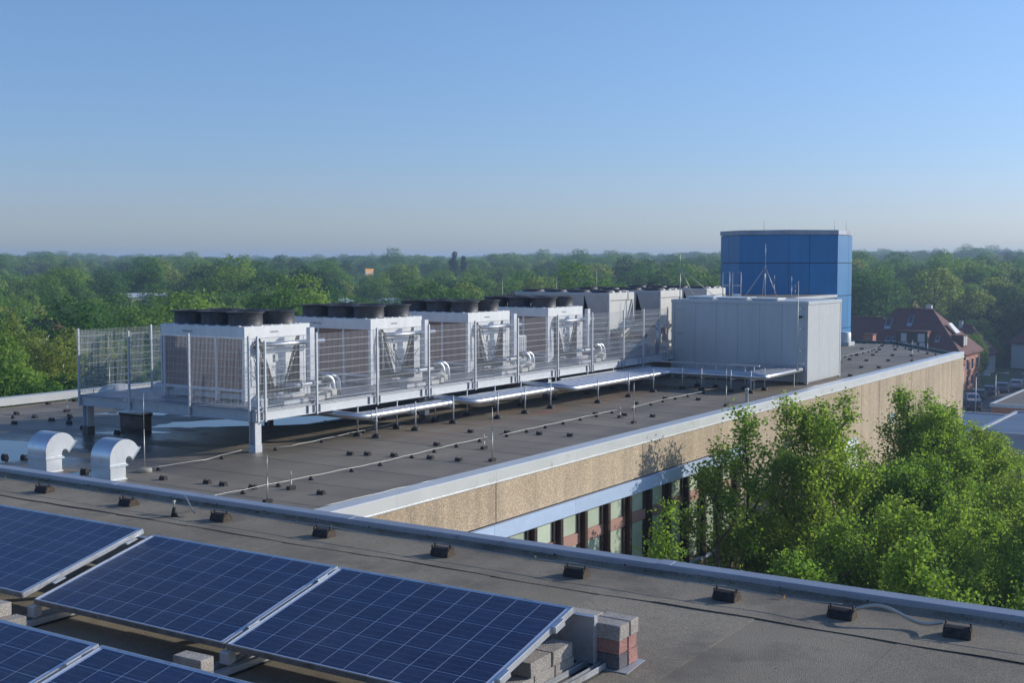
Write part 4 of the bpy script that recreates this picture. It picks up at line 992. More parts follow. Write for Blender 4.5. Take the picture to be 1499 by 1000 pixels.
wp('leg', G().bx(45.58, 45.62, 20.5, 20.54, ZR, 14.88), 'galv', t); wp('leg', G().bx(45.58, 45.62, 18.4, 18.44, ZR, 14.88), 'galv', t)

# ------------------------------------------------------------------ grey plant box
gb = thing('grey_plant_box', 'windowless grey metal-clad plant box on the roof before the blue tower', 'plant box', (50.3, 20.2, ZR))
X0, X1, Y0, Y1, Z1 = 48.25, 52.3, 17.25, 23.2, 17.33
wp('core', G().bx(X0 + .06, X1 - .06, Y0 + .06, Y1 - .06, ZR, Z1 - .05), 'clad_grey', gb)
n = 6
for k in range(n):
    y0 = Y0 + .12 + (Y1 - Y0 - .24) * k / n; y1 = Y0 + .12 + (Y1 - Y0 - .24) * (k + 1) / n
    wp('wall_panel', G().bev(X0, X0 + .055, y0 + .004, y1 - .004, ZR + .16, Z1 - .14, .003), 'clad_grey', gb)
    wp('wall_panel', G().bev(X1 - .055, X1, y0 + .004, y1 - .004, ZR + .16, Z1 - .14, .003), 'clad_grey', gb)
for k in range(3):
    x0 = X0 + .12 + (X1 - X0 - .24) * k / 3; x1 = X0 + .12 + (X1 - X0 - .24) * (k + 1) / 3
    for y in (Y0, Y1 - .055): wp('wall_panel', G().bev(x0 + .003, x1 - .003, y, y + .055, ZR + .16, Z1 - .14, .003), 'clad_white', gb)
for x, y in ((X0, Y0), (X1, Y0), (X0, Y1), (X1, Y1)):
    sx = 1 if x == X0 else -1; sy = 1 if y == Y0 else -1
    wp('corner_trim', G().bx(min(x - sx * .012, x + sx * .116), max(x - sx * .012, x + sx * .116), min(y - sy * .012, y + sy * .116), max(y - sy * .012, y + sy * .116), ZR + .03, Z1 - .142), 'clad_white', gb)
wp('roof_cap', G().bev(X0 - .03, X1 + .03, Y0 - .03, Y1 + .03, Z1 - .138, Z1, .01), 'clad_grey', gb)
wp('roof_sheet', G().bx(X0 + .1, X1 - .1, Y0 + .1, Y1 - .1, Z1, Z1 + .006), 'clad_white', gb)
wp('plinth', G().bx(X0 + .02, X1 - .02, Y0 + .02, Y1 - .02, ZR, ZR + .16), 'felt_side', gb)
wp('base_trim', G().bx(X0 - .015, X1 + .015, Y0 - .015, Y1 + .015, ZR + .10, ZR + .158), 'clad_white', gb)
t = thing('security_camera', 'small black camera near the top right of the grey box front', 'camera', (48.22, 17.5, 16.72))
obj('body', G().bev(-.22, -.04, -.05, .05, -.04, .05, .01), 'black', t); obj('bracket', G().bx(-.04, .03, -.02, .02, -.02, .02), 'black', t); obj('lens_hood', G().cyl((-.25, 0, 0), (-.22, 0, 0), .045, 12), 'black', t)
t = thing('earthing_rod', 'thin vertical conductor held by stand-offs on the grey box front', 'lightning rod', (47.8, 17.5, ZR))
obj('rod', G().cyl((0, 0, .0), (0, 0, 4.15), .015, 8), 'wire', t)
for z in (3.03, 2.25, 1.36): obj('stand_off', G().tube([(0, 0, z), (.2, -.05, z + .02), (.46, -.1, z + .03)], .012, 6), 'wire', t)
for x, y, z, k in ((48.22, 22.9, 16.9, 'top'), (48.22, 22.9, 15.9, 'middle'), (48.22, 22.9, 15.2, 'lower')):
    tag(obj('wall_hook', G().tube([(0, 0, 0), (-.16, -.02, .0), (-.2, -.3, .01)], .01, 5), 'wire', None, loc=(x + .03, y, z)), f'{k} thin wire bracket at the left edge of the grey box', 'bracket', 'wire brackets on the grey box')
def mast(label, x, y, z, h, hj, legs):
    t = thing('antenna_mast', label, 'mast', (x, y, z), group='strutted lightning masts')
    obj('mast', G().cyl((0, 0, 0), (0, 0, h * .6), .02, 8).cyl((0, 0, h * .6), (0, 0, h), .010, 6), 'wire', t)
    for dx, dy in legs: obj('strut', G().tube([(0, 0, hj), (dx, dy, 0)], .014, 6), 'wire', t); obj('foot', G().bev(dx - .08, dx + .08, dy - .08, dy + .08, 0, .04, .01), 'concrete', t)
mast('strutted lightning mast on the grey box in front of the blue tower', 51.4, 20.3, Z1 + .006, 2.35, 1.35, ((-.3, .85), (.3, -.45), (.4, .3)))
mast('strutted lightning mast at the left end of the grey box', 48.6, 23.0, Z1 + .006, 2.0, 1.3, ((1.4, -1.1), (.35, -.55)))
rod('lightning rod on the right part of the grey box roof', 51.9, 19.3, .95, z=Z1, foot=False)
t = thing('roof_ladder_rail', 'two white ladder hand-rail loops at the left of the blue tower', 'handrail', (50.4, 21.5, Z1 + .006))
for y0, y1 in ((.02, .33), (-.5, -.12)):
    obj('loop', G().tube([(0, y0, 0), (0, y0, 1.12), (0, y1, 1.12), (0, y1, 0)], .022, 8), 'galv_light', t); obj('rung', G().tube([(0, y0, .56), (0, y1, .56)], .02, 8), 'galv_light', t)
obj('gate_plate', G().bev(-.03, .03, -.5, -.12, .05, .2, .01), 'white_metal', t)
for k, (x0, y0, x1, y1) in enumerate(((48.9, 21.6, 49.9, 22.8), (48.7, 20.0, 49.7, 21.4), (48.5, 18.6, 49.4, 19.8), (50.3, 22.2, 51.3, 23.0))):
    t = thing('roof_hatch', f'flat white roof light on the grey box, {ordn(k)} from the left' if k < 3 else 'flat white roof light at the back left of the grey box', 'roof light', ((x0 + x1) / 2, (y0 + y1) / 2, Z1 + .006), group='roof lights on the grey box')
    wp('curb', G().bev(x0 + .05, x1 - .05, y0 + .05, y1 - .05, Z1 + .006, Z1 + .05, .005), 'clad_grey', t); wp('lid', G().bev(x0, x1, y0, y1, Z1 + .05, Z1 + .11, .01), 'white_metal', t)

# ------------------------------------------------------------------ blue tower
bt = thing('blue_tower', 'octagonal blue panelled stair tower with a grey fascia on top', 'tower', (75, 28.2, 0))
V = [(73.5, 24.5), (71.3, 26.7), (71.3, 29.8), (73.5, 32.0), (76.2, 32.0), (78.4, 29.8), (78.4, 26.7), (76.2, 24.5)]
cx, cy = 74.85, 28.25
wp('core', G().prism([(cx + (x - cx) * .975, cy + (y - cy) * .975) for x, y in V], 0, 20.6, 'z'), 'mullion', bt)
rowsz = [0, 3, 6, 9, 12, 14.85, 16.83, 18.80, 20.48]
for i in range(8):
    a = Vector(V[i]); b = Vector(V[(i + 1) % 8]); d = (b - a); L_ = d.length; d.normalize(); nrm = Vector((d.y, -d.x))
    if nrm.dot(Vector(((a.x + b.x) / 2 - cx, (a.y + b.y) / 2 - cy))) < 0: nrm = -nrm
    sp = {0: [0, .58, 1], 1: [0, 1], 2: [0, .6, 1], 7: [0, .25, 1]}.get(i, [0, 1])
    for f0, f1 in zip(sp[:-1], sp[1:]):
        for z0, z1 in zip(rowsz[:-1], rowsz[1:]):
            p = a + d * (L_ * f0 + .014); q = a + d * (L_ * f1 - .014)
            vs = [(p.x - nrm.x * .05, p.y - nrm.y * .05), (q.x - nrm.x * .05, q.y - nrm.y * .05), (q.x, q.y), (p.x, p.y)]
            wp('wall_panel', G().prism(vs, z0 + .02, z1 - .02, 'z'), 'blue', bt)
    p = a - d * .02; q = b + d * .02
    vs = [(p.x - nrm.x * .1, p.y - nrm.y * .1), (q.x - nrm.x * .1, q.y - nrm.y * .1), (q.x + nrm.x * .04, q.y + nrm.y * .04), (p.x + nrm.x * .04, p.y + nrm.y * .04)]
    wp('fascia', G().prism(vs, 20.49, 20.76, 'z'), 'blue_fascia', bt)
for x, y in ((73.7, 24.8), (71.6, 28.4), (75.9, 24.8)): wp('roof_rod', G().cyl((x, y, 20.6), (x, y, 21.35), .012, 5), 'wire', bt)
wp('roof_top', G().prism([(cx + (x - cx) * .97, cy + (y - cy) * .97) for x, y in V], 20.6, 20.66, 'z'), 'felt_far', bt)
an = thing('tower_annex', 'low blue annex with a white roof edge joining the blue tower', 'annex', (69.5, 29, ZR))
wp('wall', G().bx(66.6, 73.4, 24.56, 33, ZR, 16.75), 'blue', an); wp('roof_edge', G().bev(66.5, 73.45, 24.46, 33.1, 16.75, 16.92, .01), 'clad_white', an)
wp('roof_felt', G().bx(66.7, 73.3, 24.8, 32.9, 16.92, 16.925), 'felt_far', an)
rod('thin rod on the annex roof before the blue tower', 68.5, 26.5, 1.2, z=16.93, foot=False)
rod('short rod on the annex roof near its white edge', 70.5, 26.0, .6, z=16.93, foot=False)
# ================================================================== streets, houses, cars on the right
FWD = Vector((math.cos(R(32.94)), math.sin(R(32.94)))); RGT = Vector((FWD.y, -FWD.x))
def px_of(x, y, z):
    d = (Vector((x, y)).dot(FWD)); l = Vector((x, y)).dot(RGT); p = R(3.733)
    dep = d * math.cos(p) - (z - 19) * math.sin(p); up = d * math.sin(p) + (z - 19) * math.cos(p)
    return (749.5 + 1839 * l / dep, 500 - 1839 * up / dep, dep) if dep > 1 else (-9999, 0, dep)
obj('road', G().prism([(128, 27.6), (225, 27.6), (225, 40.6), (178, 41.2), (150, 40.5), (128, 36)], .02, .03, 'z'), 'asphalt', kind='structure')
obj('pavement', G().prism([(140, 36.6), (166, 38.6), (158, 42), (140, 41)], .034, .15, 'z'), 'paving', kind='structure')
obj('lawn', G().prism([(188, 41.0), (225, 41.0), (240, 60), (192, 52)], .03, .06, 'z'), 'grass', kind='structure')
for k in range(6):
    obj('road_marking', G().bx(170 + k * 5.5, 170.12 + k * 5.5, 34.6, 36.8, .034, .036), 'clad_white', kind='structure')
def shed(label, x0, x1, y0, y1, h, m_roof, m_wall, edge_m):
    t = thing('low_hall', label, 'hall', ((x0 + x1) / 2, (y0 + y1) / 2, 0), group='low flat halls beyond the trees')
    wp('wall', G().bx(x0 + .1, x1 - .1, y0 + .1, y1 - .1, 0, h - .35), m_wall, t)
    n = int((x1 - x0) / 2.4)
    for k in range(n):
        a = x0 + (x1 - x0) * k / n; b = x0 + (x1 - x0) * (k + 1) / n
        wp('roof_panel', G().bx(a + .02, b - .02, y0 + .2, y1 - .2, h - .33, h - .1), m_roof, t)
    for a in ((x0, x0 + .25, y0, y1), (x1 - .25, x1, y0, y1), (x0 + .25, x1 - .25, y0, y0 + .25), (x0 + .25, x1 - .25, y1 - .25, y1)):
        wp('roof_edge', G().bx(*a, h - .34, h), edge_m, t)
    return t
M['slate_roof'] = mat('dark_blue_grey_sheet_roof', (.10, .13, .19), .42, .2, var=.12, vscale=.4, fine=.05, rand=.12)
shed('long low hall with a dark bluish sheet roof behind the birch tree', 78, 119.5, 6, 28, 5, 'slate_roof', 'clad_grey', 'clad_white')
shed('raised grey hall section at the right picture edge', 92, 106, 4, 20.6, 6.9, 'slate_roof', 'clad_grey', 'galv')
shed('flat hall with a bright roof edge at the right picture edge below the parked cars', 124, 150, 6, 26.4, 5.4, 'felt_side', 'brick', 'clad_white')
for k in range(5):
    tag(obj('roof_light', G().bev(80 + 3.2 * k, 82.2 + 3.2 * k, 12, 15.5, 5.0, 5.25, .02), 'white_metal'), f'pale roof light on the dark bluish hall, {ordn(k)} from the near end', 'roof light', 'roof lights on the dark hall')

def window(parent, x0, x1, y0, y1, z0, z1, m='pane_dark', ax='x', s=-1):
    # framed window on a wall facing -x (ax x) or -y (ax y)
    if ax == 'x':
        w = wp('window', G().bx(x0 - .04, x0 + .05, y0, y1, z0, z1), 'render_white', parent); wp('pane', G().bx(x0 - .055, x0 - .043, y0 + .1, (y0 + y1) / 2 - .04, z0 + .1, z1 - .1), m, w); wp('pane', G().bx(x0 - .055, x0 - .043, (y0 + y1) / 2 + .04, y1 - .1, z0 + .1, z1 - .1), m, w)
    else:
        w = wp('window', G().bx(x0, x1, y0 - .04, y0 + .05, z0, z1), 'render_white', parent); wp('pane', G().bx(x0 + .1, (x0 + x1) / 2 - .04, y0 - .055, y0 - .043, z0 + .1, z1 - .1), m, w); wp('pane', G().bx((x0 + x1) / 2 + .04, x1 - .1, y0 - .055, y0 - .043, z0 + .1, z1 - .1), m, w)
    return w
def hip(x0, x1, y0, y1, z0, z1, ins0, ins1):
    xm = (x0 + x1) / 2
    v = [(x0, y0, z0), (x1, y0, z0), (x1, y1, z0), (x0, y1, z0), (xm, y0 + ins0, z1), (xm, y1 - ins1, z1)]
    v2 = [(a, b, c - .25) for a, b, c in v[:4]]
    return G().add(v + v2, [(0, 1, 4), (1, 2, 5, 4), (2, 3, 5), (3, 0, 4, 5), (6, 7, 1, 0), (7, 8, 2, 1), (8, 9, 3, 2), (9, 6, 0, 3), (9, 8, 7, 6)])
def house(label, x0, x1, y0, y1, ze, zr, i0, i1, wall='brick', ov=.5):
    t = thing('house', label, 'house', ((x0 + x1) / 2, (y0 + y1) / 2, 0), group='red-roofed houses beyond the office building')
    wp('wall', G().bx(x0, x1, y0, y1, 0, ze - .1), wall, t)
    r = wp('roof', hip(x0 - ov, x1 + ov, y0 - ov, y1 + ov, ze, zr, i0 + ov, i1 + ov), 'tile_red', t)
    # courses of tiles as shallow ridges
    wp('ridge', G().tube([((x0 + x1) / 2, y0 + i0, zr), ((x0 + x1) / 2, y1 - i1, zr)], .14, 6), 'tile_red', r)
    return t, r
def slope(x0, z0, xr, zr, f): return x0 + (xr - x0) * f, z0 + (zr - z0) * f
h, r = house('big house with a tall dark red hipped roof and orange brick gable end', 183.8, 196.5, 43.4, 58.0, 5.5, 11.6, 5.4, 3.6)
def skyl(x0, z0, xr, zr, f, y, w, hh, m='pane_dark', par=None):
    a = slope(x0, z0, xr, zr, f); b = slope(x0, z0, xr, zr, f + hh); n_ = Vector((-(zr - z0), 0, (xr - x0))).normalized() * .09
    vs = [(a[0], y, a[1]), (a[0], y + w, a[1]), (b[0], y + w, b[1]), (b[0], y, b[1])]
    top = [tuple(Vector(v) + n_) for v in vs]
    sk = wp('skylight', G().add(vs + top, [(0, 1, 5, 4), (1, 2, 6, 5), (2, 3, 7, 6), (3, 0, 4, 7), (4, 5, 6, 7)]), 'galv', par)
    pv = [tuple(Vector(v) + n_ * 1.12) for v in [(a[0] + .08, y + .08, a[1] + .04), (a[0] + .08, y + w - .08, a[1] + .04), (b[0] - .08, y + w - .08, b[1] - .04), (b[0] - .08, y + .08, b[1] - .04)]]
    wp('pane', G().add(pv, [(0, 1, 2, 3)]), m, sk)
for y, w, f in ((54.2, .9, .52), (51.2, .7, .60), (53.6, .7, .22), (52.6, .7, .22), (46.6, .6, .26)): skyl(183.3, 5.5, 190.15, 11.6, f, y, w, .24 if f > .5 else .13, par=r)
# recessed balcony dormer on the front slope
dm = wp('dormer', G().bx(184.3, 188.5, 48.0, 52.6, 6.0, 8.7), 'tile_red', r)
wp('dormer_front', G().bx(184.24, 184.296, 48.1, 52.5, 6.1, 8.5), 'mullion', dm)
for k, y in enumerate((48.3, 49.5, 50.7, 51.7)): wp('balcony_panel', G().bx(184.0, 184.06, y, y + .8, 6.1, 7.0), 'render_white', dm)
wp('dormer_window', G().bx(184.2, 184.235, 48.4, 49.4, 7.1, 8.3), 'render_white', dm); wp('dormer_window', G().bx(184.2, 184.235, 51.0, 51.8, 7.1, 8.3), 'render_white', dm)
d2 = wp('dormer', G().prism([(186.6, 6.4), (189.0, 6.4), (189.0, 8.1), (186.6, 8.1)], 43.6, 46.4), 'tile_red', r)
wp('dormer_window', G().bx(186.8, 187.7, 43.52, 43.59, 6.6, 7.9), 'render_white', d2); wp('dormer_window', G().bx(187.9, 188.8, 43.52, 43.59, 6.6, 7.9), 'render_white', d2)
sk = wp('skylight', G().add([(188.2, 45.2, 8.2), (190.6, 45.2, 8.2), (190.3, 46.4, 9.6), (188.5, 46.4, 9.6)], [(0, 1, 2, 3)]), 'galv', r)
sk.data.transform(Matrix.Translation((0, -.25, .12)))
for x in (185.3, 188.0, 191.0, 193.8): window(h, x, x + 1.3, 43.4, 0, 2.9, 4.6, ax='y'); window(h, x, x + 1.3, 43.4, 0, .6, 2.2, ax='y')
for y in (45, 48, 51, 54): window(h, 183.8, 0, y, y + 1.4, 2.9, 4.6)
wp('chimney', G().bev(190.6, 191.4, 49.2, 50.0, 10.2, 12.2, .03), 'render_white', r)
h2, r2 = house('long lower house with a dark red roof left of the big hipped house', 185, 196, 55.8, 77, 5.8, 10.2, .3, 3)
for y in (60, 64.6, 67.5, 71): skyl(184.5, 5.8, 190.5, 10.2, .25, y, .8, .2, par=r2)
dw = wp('dormer', G().bx(185.3, 189, 61.2, 64.0, 6.3, 8.0), 'tile_red', r2); wp('dormer_window', G().bx(185.2, 185.29, 61.4, 63.8, 6.5, 7.8), 'galv', dw)
g_, rg = house('low annex with a flat orange tile roof in front of the red houses', 176, 183, 56.0, 75, 5.9, 7.0, 2, 2)
rg.data.materials.clear(); rg.data.materials.append(mat('orange_tiles', (.30, .12, .07), .8, var=.15, vscale=3))
t = thing('brick_chimney', 'orange brick chimney standing before the dark red roof', 'chimney', (178, 54.5, 0)); obj('stack', G().bev(-.8, .8, -.7, .7, 0, 8.3, .03), 'brick', t); obj('cover', G().bev(-.9, .9, -.8, .8, 8.3, 8.45, .02), 'tile_red', t)
h3, r3 = house('dark red roofed house among the trees behind the big house', 244, 254, 66, 82, 7.5, 11.2, 2, 2, 'render_white')
for y in (68, 72.5, 77): window(h3, 244, 0, y, y + 1.5, 5.2, 6.8)
for y in (69, 74, 78.5): skyl(243.5, 7.5, 249, 11.2, .5, y, .8, .18, par=r3)
h4, r4 = house('small red-brown hipped house right of the big house', 214, 222, 46.5, 54, 3.4, 8.0, 3, 3, 'render_white')
window(h4, 214, 0, 48, 49.6, 1.6, 3.0); window(h4, 214, 0, 51, 52.6, 1.6, 3.0); wp('chimney', G().bev(217.6, 218.2, 51, 51.6, 6.8, 8.7, .02), 'render_white', r4)
h5, r5 = house('red roof of a house half hidden by trees at the right picture edge', 232, 240, 36.5, 46, 4.5, 8.0, 3, 3, 'render_white')
h6, r6 = house('small red roof poking out of the trees at far left', 86, 93, 117, 124, 9.6, 12.2, 1, 1, 'render_white')
# distant white buildings
def block(label, px, d, z1, w, dep, m='render_white', win=True, roof='cap_white'):
    a = (px - 749.5) / 1843; c = FWD * d + RGT * (a * d); ang = math.atan2(FWD.y, FWD.x)
    t = thing('distant_building', label, 'building', (c.x, c.y, 0), rz=ang + R(48), group='pale buildings among the far trees')
    obj('wall', G().bx(0, dep, -w / 2, w / 2, 0, z1 - .8), m, t); obj('roof', G().prism([(-.3, z1 - .8), (dep / 2, z1), (dep + .3, z1 - .8)], -w / 2 - .3, w / 2 + .3), roof, t)
    if win:
        n = max(2, int(w / 3))
        for k in range(n):
            y = -w / 2 + (k + .5) * w / n
            for z in (z1 - 2.6, z1 - 5.2): obj('window', G().bx(-.05, -.01, y - .6, y + .6, z, z + 1.3), 'pane_dark', t)
    return t
block('white hall roof among the trees above the left fence', 212, 235, 12.7, 6, 7)
block('second white hall roof just right of the first among the trees', 240, 240, 12.6, 4, 7)
block('tiny white house at the far left tree line', 38, 520, 14.6, 6, 10)
block('pale building seen between trees above the second dry cooler', 515, 250, 11.3, 3, 8)
block('grey pale building behind trees above the gap of the second and third coolers', 585, 255, 11.1, 3, 7, 'clad_grey')
# orange sign on a mast
c = FWD * 500 + RGT * ((540 - 749.5) / 1843 * 500)
t = thing('pylon_sign', 'orange square sign with a white slanting shape above the far trees', 'sign', (c.x, c.y, 0), rz=math.atan2(FWD.y, FWD.x) + R(50))
obj('board', G().bev(-.3, 0, -2.3, 2.3, 12.6, 15.4, .03), 'orange', t); obj('mast', G().cyl((.2, 0, 0), (.2, 0, 12.7), .3, 10), 'galv', t)
obj('white_shape', G().prism([(-.3, 14.2), (.8, 14.5), (2.0, 14.3), (2.0, 13.3), (.9, 13.2), (.5, 13.8)], -.335, -.305, 'x'), 'render_white', t)
obj('white_shape', G().prism([(-2.05, 14.0), (-.8, 14.2), (-.6, 13.4), (-1.5, 12.8), (-2.05, 12.8)], -.335, -.305, 'x'), 'render_white', t)
for px_, d, h_, lab in ((568, 1200, 31.5, 'right, taller'), (545, 1250, 28.5, 'left, shorter')):
    c = FWD * d + RGT * ((px_ - 749.5) / 1843 * d)
    t = thing('radio_mast', f'{lab} of two thin masts on the horizon', 'mast', (c.x, c.y, 0)); obj('tube', G().cyl((0, 0, 0), (0, 0, h_), .35, 8, .2), 'galv', t); obj('antennas', G().cyl((0, 0, h_ - 4), (0, 0, h_ - 1.5), .8, 8), 'galv', t)
# cars
CC = {'dark blue': (.02, .03, .06), 'silver': (.45, .46, .47), 'black': (.015, .015, .017), 'dark grey': (.07, .075, .08), 'white': (.7, .7, .7), 'blue-grey': (.12, .15, .2)}
def car(label, col, x, y, rz, van=False):
    t = thing('parked_car', label, 'car', (x, y, .03), rz=rz, group='cars parked along the street')
    m = M.get('paint_' + col) or mat('paint_' + col.replace(' ', '_').replace('-', '_'), CC[col], .3, .2, var=.02, fine=0, coat=.8); M['paint_' + col] = m
    H = 1.9 if van else 1.45
    low = [(-2.15, .35), (-2.2, .6), (-2.1, .85), (-1.9, .95), (1.3, .95), (2.0, .82), (2.2, .6), (2.18, .35), (1.75, .3), (-1.75, .3)]
    obj('body', G().prism(low, -.86, .86), m, t)
    cab = [(-1.95, .95), (-1.7, H - .08), (-1.3, H), (.1 if not van else .7, H), (.45 if not van else 1.0, H - .08), (1.15 if not van else 1.5, .95)]
    g = G(); n = len(cab)
    vs = [(a, -.82 + .16 * (b - .95), b) for a, b in cab] + [(a, .82 - .16 * (b - .95), b) for a, b in cab]
    g.add(vs, [tuple(range(n)), tuple(range(2 * n - 1, n - 1, -1))] + [(i, n + i, n + (i + 1) % n, (i + 1) % n) for i in range(n)])
    obj('cabin', g, m, t)
    for s in (-1, 1):
        obj('side_window', G().add([(-1.7, s * .81, 1.0), (.95, s * .81, 1.0), (.35, s * .755, H - .12), (-1.5, s * .755, H - .12)], [(0, 1, 2, 3)]), 'pane_dark', t)
    obj('windscreen', G().add([(1.13, -.68, 1.02), (1.13, .68, 1.02), (.52, .6, H - .08), (.52, -.6, H - .08)], [(0, 1, 2, 3)]), 'pane_dark', t) if not van else None
    obj('rear_window', G().add([(-1.96, -.68, 1.05), (-1.96, .68, 1.05), (-1.76, .6, H - .12), (-1.76, -.6, H - .12)], [(0, 1, 2, 3)]), 'pane_dark', t)
    for a in (-1.35, 1.35):
        for s in (-1, 1):
            w = obj('wheel', G().cyl((a, s * .70, .32), (a, s * .88, .32), .32, 16), 'tyre', t); obj('rim', G().cyl((a, s * .881, .32), (a, s * .89, .32), .2, 12), 'galv', w)
    for s in (-1, 1): obj('headlight', G().bev(2.1, 2.21, s * .62 - .17, s * .62 + .17, .58, .74, .02), 'white_metal', t); obj('tail_light', G().bev(-2.2, -2.1, s * .66 - .14, s * .66 + .14, .65, .85, .02), 'redpaver', t)
    return t
car('black parked car nearest the building corner, lowest of the row', 'black', 163.5, 36.6, R(10))
car('silver parked car just behind the nearest black one', 'silver', 170.2, 38.4, R(200))
car('dark grey car parked second in the far row beside the lawn', 'dark grey', 177.6, 39.2, R(8))
car('dark blue car in the middle of the far parked row', 'dark blue', 183.4, 38.9, R(5))
car('blue-grey car in the far parked row, left of the white van', 'blue-grey', 189.2, 38.4, R(4))
car('silver car parked beside the dark van at the right', 'silver', 194.8, 37.6, R(3))
car('tall dark van at the right end of the far parked row', 'black', 200.5, 37.3, R(3), True)
car('white van cut off by the right picture edge', 'white', 203.5, 34.4, R(3), True)
for x, y, h_, lab in ((158.5, 36.9, 6, 'beside the building corner'), (169, 35.3, 4.2, 'in the middle of the street area'), (150, 33.5, 5.5, 'with a curved arm before the parked cars')):
    t = thing('street_lamp', f'thin grey street lamp {lab}', 'street lamp', (x, y, 0), group='street lamps'); obj('pole', G().cyl((0, 0, 0), (0, 0, h_), .08, 8, .05), 'galv', t)
    obj('arm', G().tube([(0, 0, h_), (0, -.3, h_ + .25), (0, -1.0, h_ + .3)], .04, 6), 'galv', t); obj('lamp_head', G().bev(-.12, .12, -1.5, -.9, h_ + .24, h_ + .34, .02), 'galv', t)

# ================================================================== trees
def quads(name, P, m, nside=4, vn=None):
    # P: (n, 4, 3) array -> one mesh of loose leaf faces
    n = P.shape[0]; me = bpy.data.meshes.new(name)
    me.vertices.add(n * 4); me.vertices.foreach_set('co', P.reshape(-1).astype(np.float32))
    me.loops.add(n * 4); me.loops.foreach_set('vertex_index', np.arange(n * 4, dtype=np.int32))
    me.polygons.add(n); me.polygons.foreach_set('loop_start', np.arange(0, n * 4, 4, dtype=np.int32))
    me.materials.append(M[m]); me.update(calc_edges=True)
    if vn is not None:
        me.polygons.foreach_set('use_smooth', [True] * n)
        me.normals_split_custom_set_from_vertices(np.repeat(vn, 4, axis=0).astype(np.float32))
    return me
def norm(v): return v / np.maximum(1e-9, np.linalg.norm(v, axis=1, keepdims=True))
def leaves(C, N, size, asp=.75, fold=.18):
    n = len(C); a = norm(np.cross(N, norm(rng.normal(size=(n, 3))))); b = np.cross(N, a)
    s = (size * rng.uniform(.7, 1.3, n))[:, None]
    # kite: stem, side, tip, side
    return np.stack([C - a * s * .5, C + b * s * .5 * asp + a * s * .05 + N * s * fold * .5, C + a * s * .55 - N * s * fold * .3, C - b * s * .5 * asp + a * s * .05 + N * s * fold * .5], axis=1)
def crown_mesh(name, m, seed, Rx, H, nblob, nleaf, size, shape='round', z0=.22, blobr=.34):
    # unit: crown of half width Rx and total tree height H
    r = np.random.default_rng(seed)
    zc, hz = H * (1 + z0) / 2, H * (1 - z0) / 2
    B = []
    tries = 0
    while len(B) < nblob and tries < 4000:
        tries += 1
        u = norm(r.normal(size=(1, 3)))[0] * r.uniform(.35, .8) ** .6
        if shape == 'cone': w = 1.0 - (u[2] + 1) / 2 * .92; p = np.array([u[0] * Rx * w, u[1] * Rx * w, zc + u[2] * hz])
        elif shape == 'column': w = 1 - max(0, u[2]) ** 2 * .5; p = np.array([u[0] * Rx * w, u[1] * Rx * w, zc + u[2] * hz])
        else: w = 1 - .25 * max(0, -u[2]); p = np.array([u[0] * Rx * w, u[1] * Rx * w, zc + u[2] * hz])
        rb = Rx * blobr * r.uniform(.7, 1.3) * (w if shape == 'cone' else 1)
        if all(np.linalg.norm(p - q) > .55 * (rb + s) for q, s in B) or tries > 2500: B.append((p, rb))
    tot = sum(b[1] ** 2 for b in B); Cs, Ns, Vs = [], [], []
    for p, rb in B:
        k = max(6, int(nleaf * rb ** 2 / tot)); u = norm(r.normal(size=(k, 3)))
        ph = r.uniform(0, 6, 3); lump = 1 + .22 * np.sin(u[:, :1] * 5 + ph[0]) * np.sin(u[:, 1:2] * 5 + ph[1]) + .14 * np.sin(u[:, 2:] * 9 + ph[2])
        rad = rb * lump * r.uniform(.55, 1.0, (k, 1)) ** .35 * r.uniform(.92, 1.12, (k, 1))
        c = p + u * rad * np.array([1, 1, .85]); Cs.append(c); Ns.append(norm(u * .95 + r.normal(size=(k, 3)) * .42 + np.array([0, 0, .25]))); Vs.append(norm(u * .55 + .15 * norm(c - np.array([0, 0, zc])) + r.normal(size=(k, 3)) * .42 + np.array([0, 0, .55])))
    C = np.concatenate(Cs); N = np.concatenate(Ns)
    return quads(name, leaves(C, N, size), m)
def trunk_mesh(name, H, r, m='bark', seed=0, limbs=5, cr=2.5):
    rd = random.Random(seed); g = G()
    pts = [(rd.uniform(-.1, .1) * k * .4, rd.uniform(-.1, .1) * k * .4, H * .85 * k / 6) for k in range(7)]
    g.tube(pts, [r * (1 - .13 * k) for k in range(7)], 8)
    for i in range(limbs):
        z = H * (.25 + .5 * i / limbs); a = i * 2.4; l = cr * .8
        g.tube([(0, 0, z), (math.cos(a) * l * .5, math.sin(a) * l * .5, z + l * .5), (math.cos(a) * l, math.sin(a) * l, z + l * 1.1)], [r * .4, r * .25, r * .08], 5)
    return g.mesh(name, m)
# prototypes: (crown mesh, trunk mesh, base height)
PR = []
def proto(kind, m, seed, Rx, H, nb, nl, size, shape='round', z0=.18, br=.34, lab='', bark='bark'):
    PR.append(dict(kind=kind, crown=crown_mesh(kind + '_crown', m, seed, Rx, H, nb, nl, size, shape, z0, br), trunk=trunk_mesh(kind + '_trunk', H, .28, bark, seed, 5, Rx), H=H, lab=lab, R=Rx))
proto('broad_tree', 'leaf', 1, 5.2, 15, 22, 15000, .31, br=.42, lab='broad green')
proto('round_tree', 'leaf', 2, 4.4, 15, 16, 13000, .30, br=.44, lab='rounded green')
proto('oval_tree', 'leaf', 3, 3.6, 15, 18, 12500, .29, z0=.12, br=.42, lab='tall oval green')
proto('spreading_tree', 'leaf', 4, 6.0, 14, 28, 16500, .32, z0=.2, br=.35, lab='wide lumpy green')
proto('dark_tree', 'leaf_dark', 5, 4.8, 15, 22, 13500, .31, br=.40, lab='dark green')
proto('olive_tree', 'leaf_olive', 6, 4.2, 15, 30, 6500, .34, z0=.1, br=.28, lab='olive yellow')
